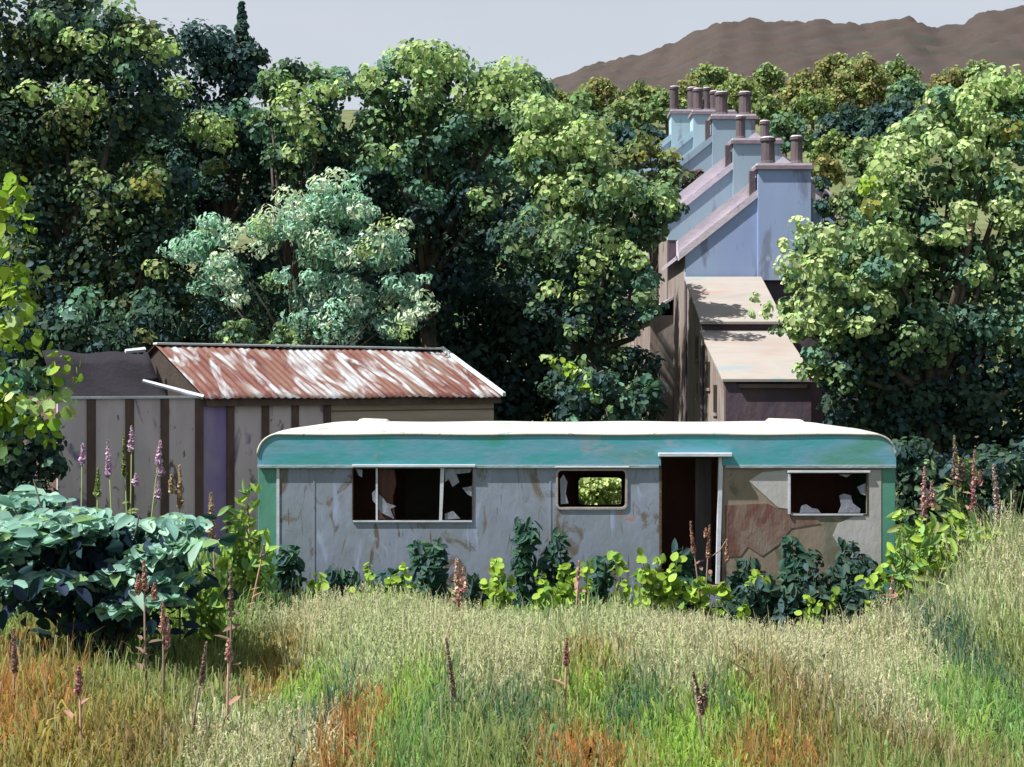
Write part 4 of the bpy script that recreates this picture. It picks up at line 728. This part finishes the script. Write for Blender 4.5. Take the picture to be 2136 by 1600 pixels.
# ---- blue-green shrub with wide level leaves, front left
def shrub():
    rng = np.random.default_rng(77); D = 15.2; X, Y, Z = P(190, 1150, D); t = empty('blue_leaved_shrub', (X, Y, gnd(X, Y)), 'blue-green shrub with broad layered leaves in the left foreground', 'shrub')
    pads = [(70,1000,60),(110,1045,60),(30,1060,60),(170,1030,40),(190,1085,70),(90,1110,60),(20,1130,60),(230,1110,60),(140,1150,50),(60,1160,60),(290,1075,40),(360,1085,55),(390,1125,44),(350,1140,44),(310,1165,50),(270,1190,40),(350,1195,50),(230,1225,40),(260,1255,36),(330,1240,46),(370,1240,30),(130,1200,50),(50,1200,50),(240,1290,26),(160,1240,40),(100,1240,40),(390,1090,30)]
    ps = []
    for px, py, r in pads:
        py += 45 if py < 1080 else 12; px -= 12; d = D+rng.uniform(-.7, .7); c = np.array(P(px, py, d)); rr = r/F*d; n = int(26+r*1.0)
        off = rng.normal(size=(n, 3))*np.array((rr*.55, rr*.5, rr*.12))
        nr = np.tile(np.array((0, -.45, 1.)), (n, 1))+.28*rng.normal(size=(n, 3))
        col = pick(rng, [((.19,.34,.30),4),((.13,.26,.23),3),((.27,.42,.36),3),((.07,.15,.14),1),((.16,.27,.12),1)], n)*(1+.1*rng.normal(size=(n, 1)))
        ps.append((c+off, nr, .13+.20*rng.random(n), col))
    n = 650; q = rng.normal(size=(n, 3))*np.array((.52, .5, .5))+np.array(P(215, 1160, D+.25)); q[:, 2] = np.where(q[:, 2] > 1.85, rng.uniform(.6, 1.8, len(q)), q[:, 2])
    ps.append((q, rng.normal(size=(n, 3))+np.array((0,0,.5)), .16+.12*rng.random(n), pick(rng, [((.015,.04,.05),3),((.02,.035,.07),2),((.03,.07,.06),2)], n)))  # near-black inner leaves: shade under the pads put into the colour
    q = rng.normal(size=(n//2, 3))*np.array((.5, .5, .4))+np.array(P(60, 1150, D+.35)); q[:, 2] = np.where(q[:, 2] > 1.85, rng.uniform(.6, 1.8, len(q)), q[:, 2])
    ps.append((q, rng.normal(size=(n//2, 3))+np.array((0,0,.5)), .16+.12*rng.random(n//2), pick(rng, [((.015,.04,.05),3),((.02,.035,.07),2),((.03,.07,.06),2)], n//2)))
    a = [np.concatenate([p[i] for p in ps]) for i in range(4)]; 
    N = len(a[0]); V, C = leafset(*a, rng, 'pad', down=0)
    leafmesh('foliage', V, C, LEAF, t, 10); mb = MB()
    for px, py, r in pads[::2]:
        e = np.array(P(px, py, D)); b_ = np.array((X+rng.normal()*.1, Y+.2, gnd(X, Y)-.05)); mb.tube([b_, (b_+e)/2+np.array((0, .1, .15)), e], [.028, .018, .008], 6)
    mb.build('stems', BARK, t, smooth=True)
shrub()

# ---- rosebay willowherb and dock stalks: stem, spike, leaves
PINK = (.48,.32,.50); DPINK = (.50,.30,.28); TANP = (.40,.29,.21); GPINK = (.33,.25,.27); MGP = (.27,.20,.17)
def stalk(label, px, py0, py1, D, lean=0., spike=.45, col=PINK, stemc=(.10,.13,.04), forks=(), seed=0, wd=.05, leaves=14, group=None, name='willowherb'):
    rng = np.random.default_rng(seed+500); X, Y, zt_ = P(px, py0, D); bx = X+lean/F*D; zb_ = gnd(bx, Y); t = empty(name, (bx, Y, zb_), label, 'wildflower' if name == 'willowherb' else 'weed', group)
    b_ = np.array((bx, Y, zb_-.05)); tp = np.array((X, Y, zt_)); vis = (py1-py0)/F*D
    sm = newstem(stemc); mb = MB(); mid = (b_+tp)/2+np.array((rng.normal()*.03, 0, 0)); mb.tube([b_, mid, tp], [.016, .012, .005], 6)
    arms = [(tp, vis*spike)]
    for fx, fy, ln in forks:
        e = np.array(P(px+fx, py0+fy, D)); s0 = mid*.3+tp*.7 if fy < vis*F/D*.5 else mid; s0 = tp+(b_-tp)*min(.6, (fy+ln*F/D*.9)/((tp[2]-b_[2])*F/D)); mb.tube([s0, (s0+e)/2+np.array((fx/F*D*.15,0,-.02)), e], [.010, .008, .005], 6); arms.append((e, ln))
    mb.build('stem', sm, t, smooth=True); ps = []
    for e, ln in arms:
        n = int(40+ln*420); s = rng.random(n); rad = wd*.62*(.25+.9*s)*(1-.3*s); ax = (b_-tp); ax = ax/np.linalg.norm(ax) if e is tp else np.array((0, 0, -1.))
        p = e+ax*(s*ln)[:, None]+rng.normal(size=(n, 3))*rad[:, None]*.6*np.array((1,1,.5)); ps.append((p, rng.normal(size=(n, 3)), .022+.035*s, np.clip(np.array(col)*(1+.22*rng.normal(size=(n, 1)))*(1+.07*rng.normal(size=(n, 3))), .01, .6)))
    for q in ps:
        V, C = leafset(*q, rng); leafmesh('flower_spike', V, C, PETAL, t)
    n = leaves
    if n:
        s = .15+.6*rng.random(n); p = tp+(b_-tp)*(s+.1)[:, None]; an = rng.random(n)*6.28; off = np.stack([np.cos(an), np.sin(an), np.full(n, .35)], 1); sz = .12+.10*rng.random(n)
        V, C = leafset(p+off*(sz*.45)[:, None], np.stack([-np.cos(an)*.3, -np.sin(an)*.3-.2, np.ones(n)], 1), sz, np.tile(np.array(stemc)*1.3, (n, 1)), rng, 'long', down=0)
        leafmesh('leaves', V, C, LEAF, t)
    return t
def newstem(c):
    k = 'stem_%d_%d_%d' % tuple(int(v*1000) for v in c)
    return bpy.data.materials.get(k) or blotch(k, [c, tuple(v*1.25 for v in c)], 6, bump=0)
GS = (.13,.17,.06); BS = (.15,.10,.085); RS = (.26,.15,.12)
G1 = 'lilac willowherb behind the blue-green shrub'
stalk('lilac spire leftmost of the group before the mauve wall', 172,925,1030,16.2,4,.4,PINK,GS,seed=1,group=G1)
stalk('lilac spire second from left, leaning left over the shrub', 225,918,1010,16.2,25,.75,PINK,GS,seed=2,group=G1)
stalk('tallest lilac spire, in front of the second brown batten', 275,888,960,16.2,-10,.7,PINK,GS,forks=[(8,100,.12)],seed=3,group=G1)
stalk('lilac spire leaning right in front of the third batten', 335,918,990,16.1,-60,.7,PINK,GS,forks=[(0,48,.14),(-5,85,.2)],seed=4,group=G1)
stalk('pale green seed stalk between the lilac spires', 258,905,1000,16.3,6,.9,(.19,.22,.09),GS,seed=5,wd=.03,group=G1)
stalk('short green-budded stalk at the left, behind the shrub', 205,975,1040,16.0,-14,.9,(.20,.26,.09),GS,seed=6,wd=.04,group=G1)
stalk('tan forked seed spire before the fourth batten', 375,970,1075,16.4,2,.85,TANP,BS,forks=[(-18,20,.2)],seed=7,group='tan seed spires at the shed wall')
stalk('tan-pink seed spire below the violet wall panel', 440,1028,1130,16.6,4,.9,TANP,RS,seed=8,wd=.07,group='tan seed spires at the shed wall')
stalk('slim reddish stalk touching the left corner of the caravan', 515,1050,1120,18.6,20,.5,RS,RS,seed=9,wd=.02)
stalk('reddish stem slanting right at the left foot of the caravan', 553,1130,1230,17.6,-60,.35,GPINK,RS,seed=10,wd=.025,leaves=5)
stalk('tall forked brown dock stalk in front of the blue-green shrub', 300,1168,1290,12.6,14,.5,(.36,.2,.17),BS,forks=[(-12,30,.16),(22,48,.14)],seed=11,wd=.025,leaves=6,name='dock_stalk')
stalk('curved red-tipped stalk right of the tall forked dock', 340,1250,1360,12.8,-2,.6,DPINK,BS,forks=[(10,30,.3)],seed=12,wd=.022,leaves=4,name='dock_stalk')
stalk('purple-brown stalk standing in the lime weeds left of the caravan', 482,1180,1300,14.4,-2,.75,MGP,BS,seed=13,wd=.03,leaves=6,name='dock_stalk')
stalk('leaning dark stalk below the lime weeds at the left', 430,1340,1450,11.6,-40,.8,MGP,BS,seed=14,wd=.02,leaves=3,name='dock_stalk')
stalk('pink knobbed stalk in the left-centre meadow', 477,1335,1400,11.8,2,.6,DPINK,RS,seed=15,wd=.045,leaves=3)
stalk('pink flower spike leaning low at the left in the meadow', 165,1390,1500,11.0,-12,.5,(.33,.17,.17),RS,seed=16,wd=.04,leaves=4)
stalk('pale pink thin stalk at the far left edge of the meadow', 28,1310,1410,12.2,8,.9,(.32,.19,.18),RS,seed=17,wd=.03,leaves=3)
stalk('thick pink willowherb spike in front of the big window side', 952,1165,1275,17.4,6,.95,DPINK,(.12,.12,.06),forks=[(14,18,.3)],seed=18,wd=.085)
stalk('dark leaning dead stem below the pink spike in mid meadow', 930,1330,1470,12.6,40,.85,MGP,BS,seed=19,wd=.02,leaves=0,name='dead_stem')
stalk('red-stemmed stalk left of the doorway, under the small window', 1208,1170,1250,18.6,-14,.5,DPINK,RS,seed=20,wd=.03,leaves=4)
stalk('left of the two reddish spires standing in the doorway', 1440,1088,1170,19.2,28,.8,(.32,.18,.15),BS,seed=21,wd=.03,leaves=5)
stalk('reddish forked spire at the right door jamb', 1480,1095,1190,19.1,-14,.7,(.34,.19,.15),BS,forks=[(-8,6,.12),(36,30,.3)],seed=22,wd=.03,leaves=5)
stalk('red forked stalk at the right foot of the caravan', 1862,1200,1300,18.2,-6,.5,DPINK,RS,forks=[(16,55,.2)],seed=23,wd=.03,leaves=8)
stalk('pink spike lying low in the straw left of centre', 1182,1330,1400,13.0,-6,.8,(.34,.17,.17),RS,seed=24,wd=.03,leaves=2)
stalk('brown branching dead stem leaning left in the lower right meadow', 1445,1400,1500,11.6,60,.9,MGP,BS,forks=[(24,20,.2)],seed=25,wd=.03,leaves=0,name='dead_stem')
G2 = 'pink spires right of the caravan'
stalk('short double pink spire nearest the right corner of the caravan', 1928,972,1090,19.2,0,.9,(.38,.22,.22),BS,forks=[(16,30,.35)],seed=26,wd=.06,group=G2)
stalk('tallest grey-pink spire against the dark trees', 1990,908,1060,19.4,14,.7,(.21,.15,.13),GS,forks=[(14,46,.3)],seed=27,wd=.08,group=G2)
stalk('slender bright pink spire just right of the tallest', 2032,938,1090,19.0,-8,.9,(.33,.17,.19),RS,forks=[(12,42,.2)],seed=28,wd=.05,group=G2)
stalk('grey-pink spire leaning right, third along from the tallest', 2072,968,1090,18.9,28,.9,GPINK,BS,seed=29,wd=.07,group=G2)
stalk('faint small spire at the far right edge', 2116,1005,1080,19.2,-4,.9,(.13,.12,.10),BS,seed=30,wd=.035,group=G2)
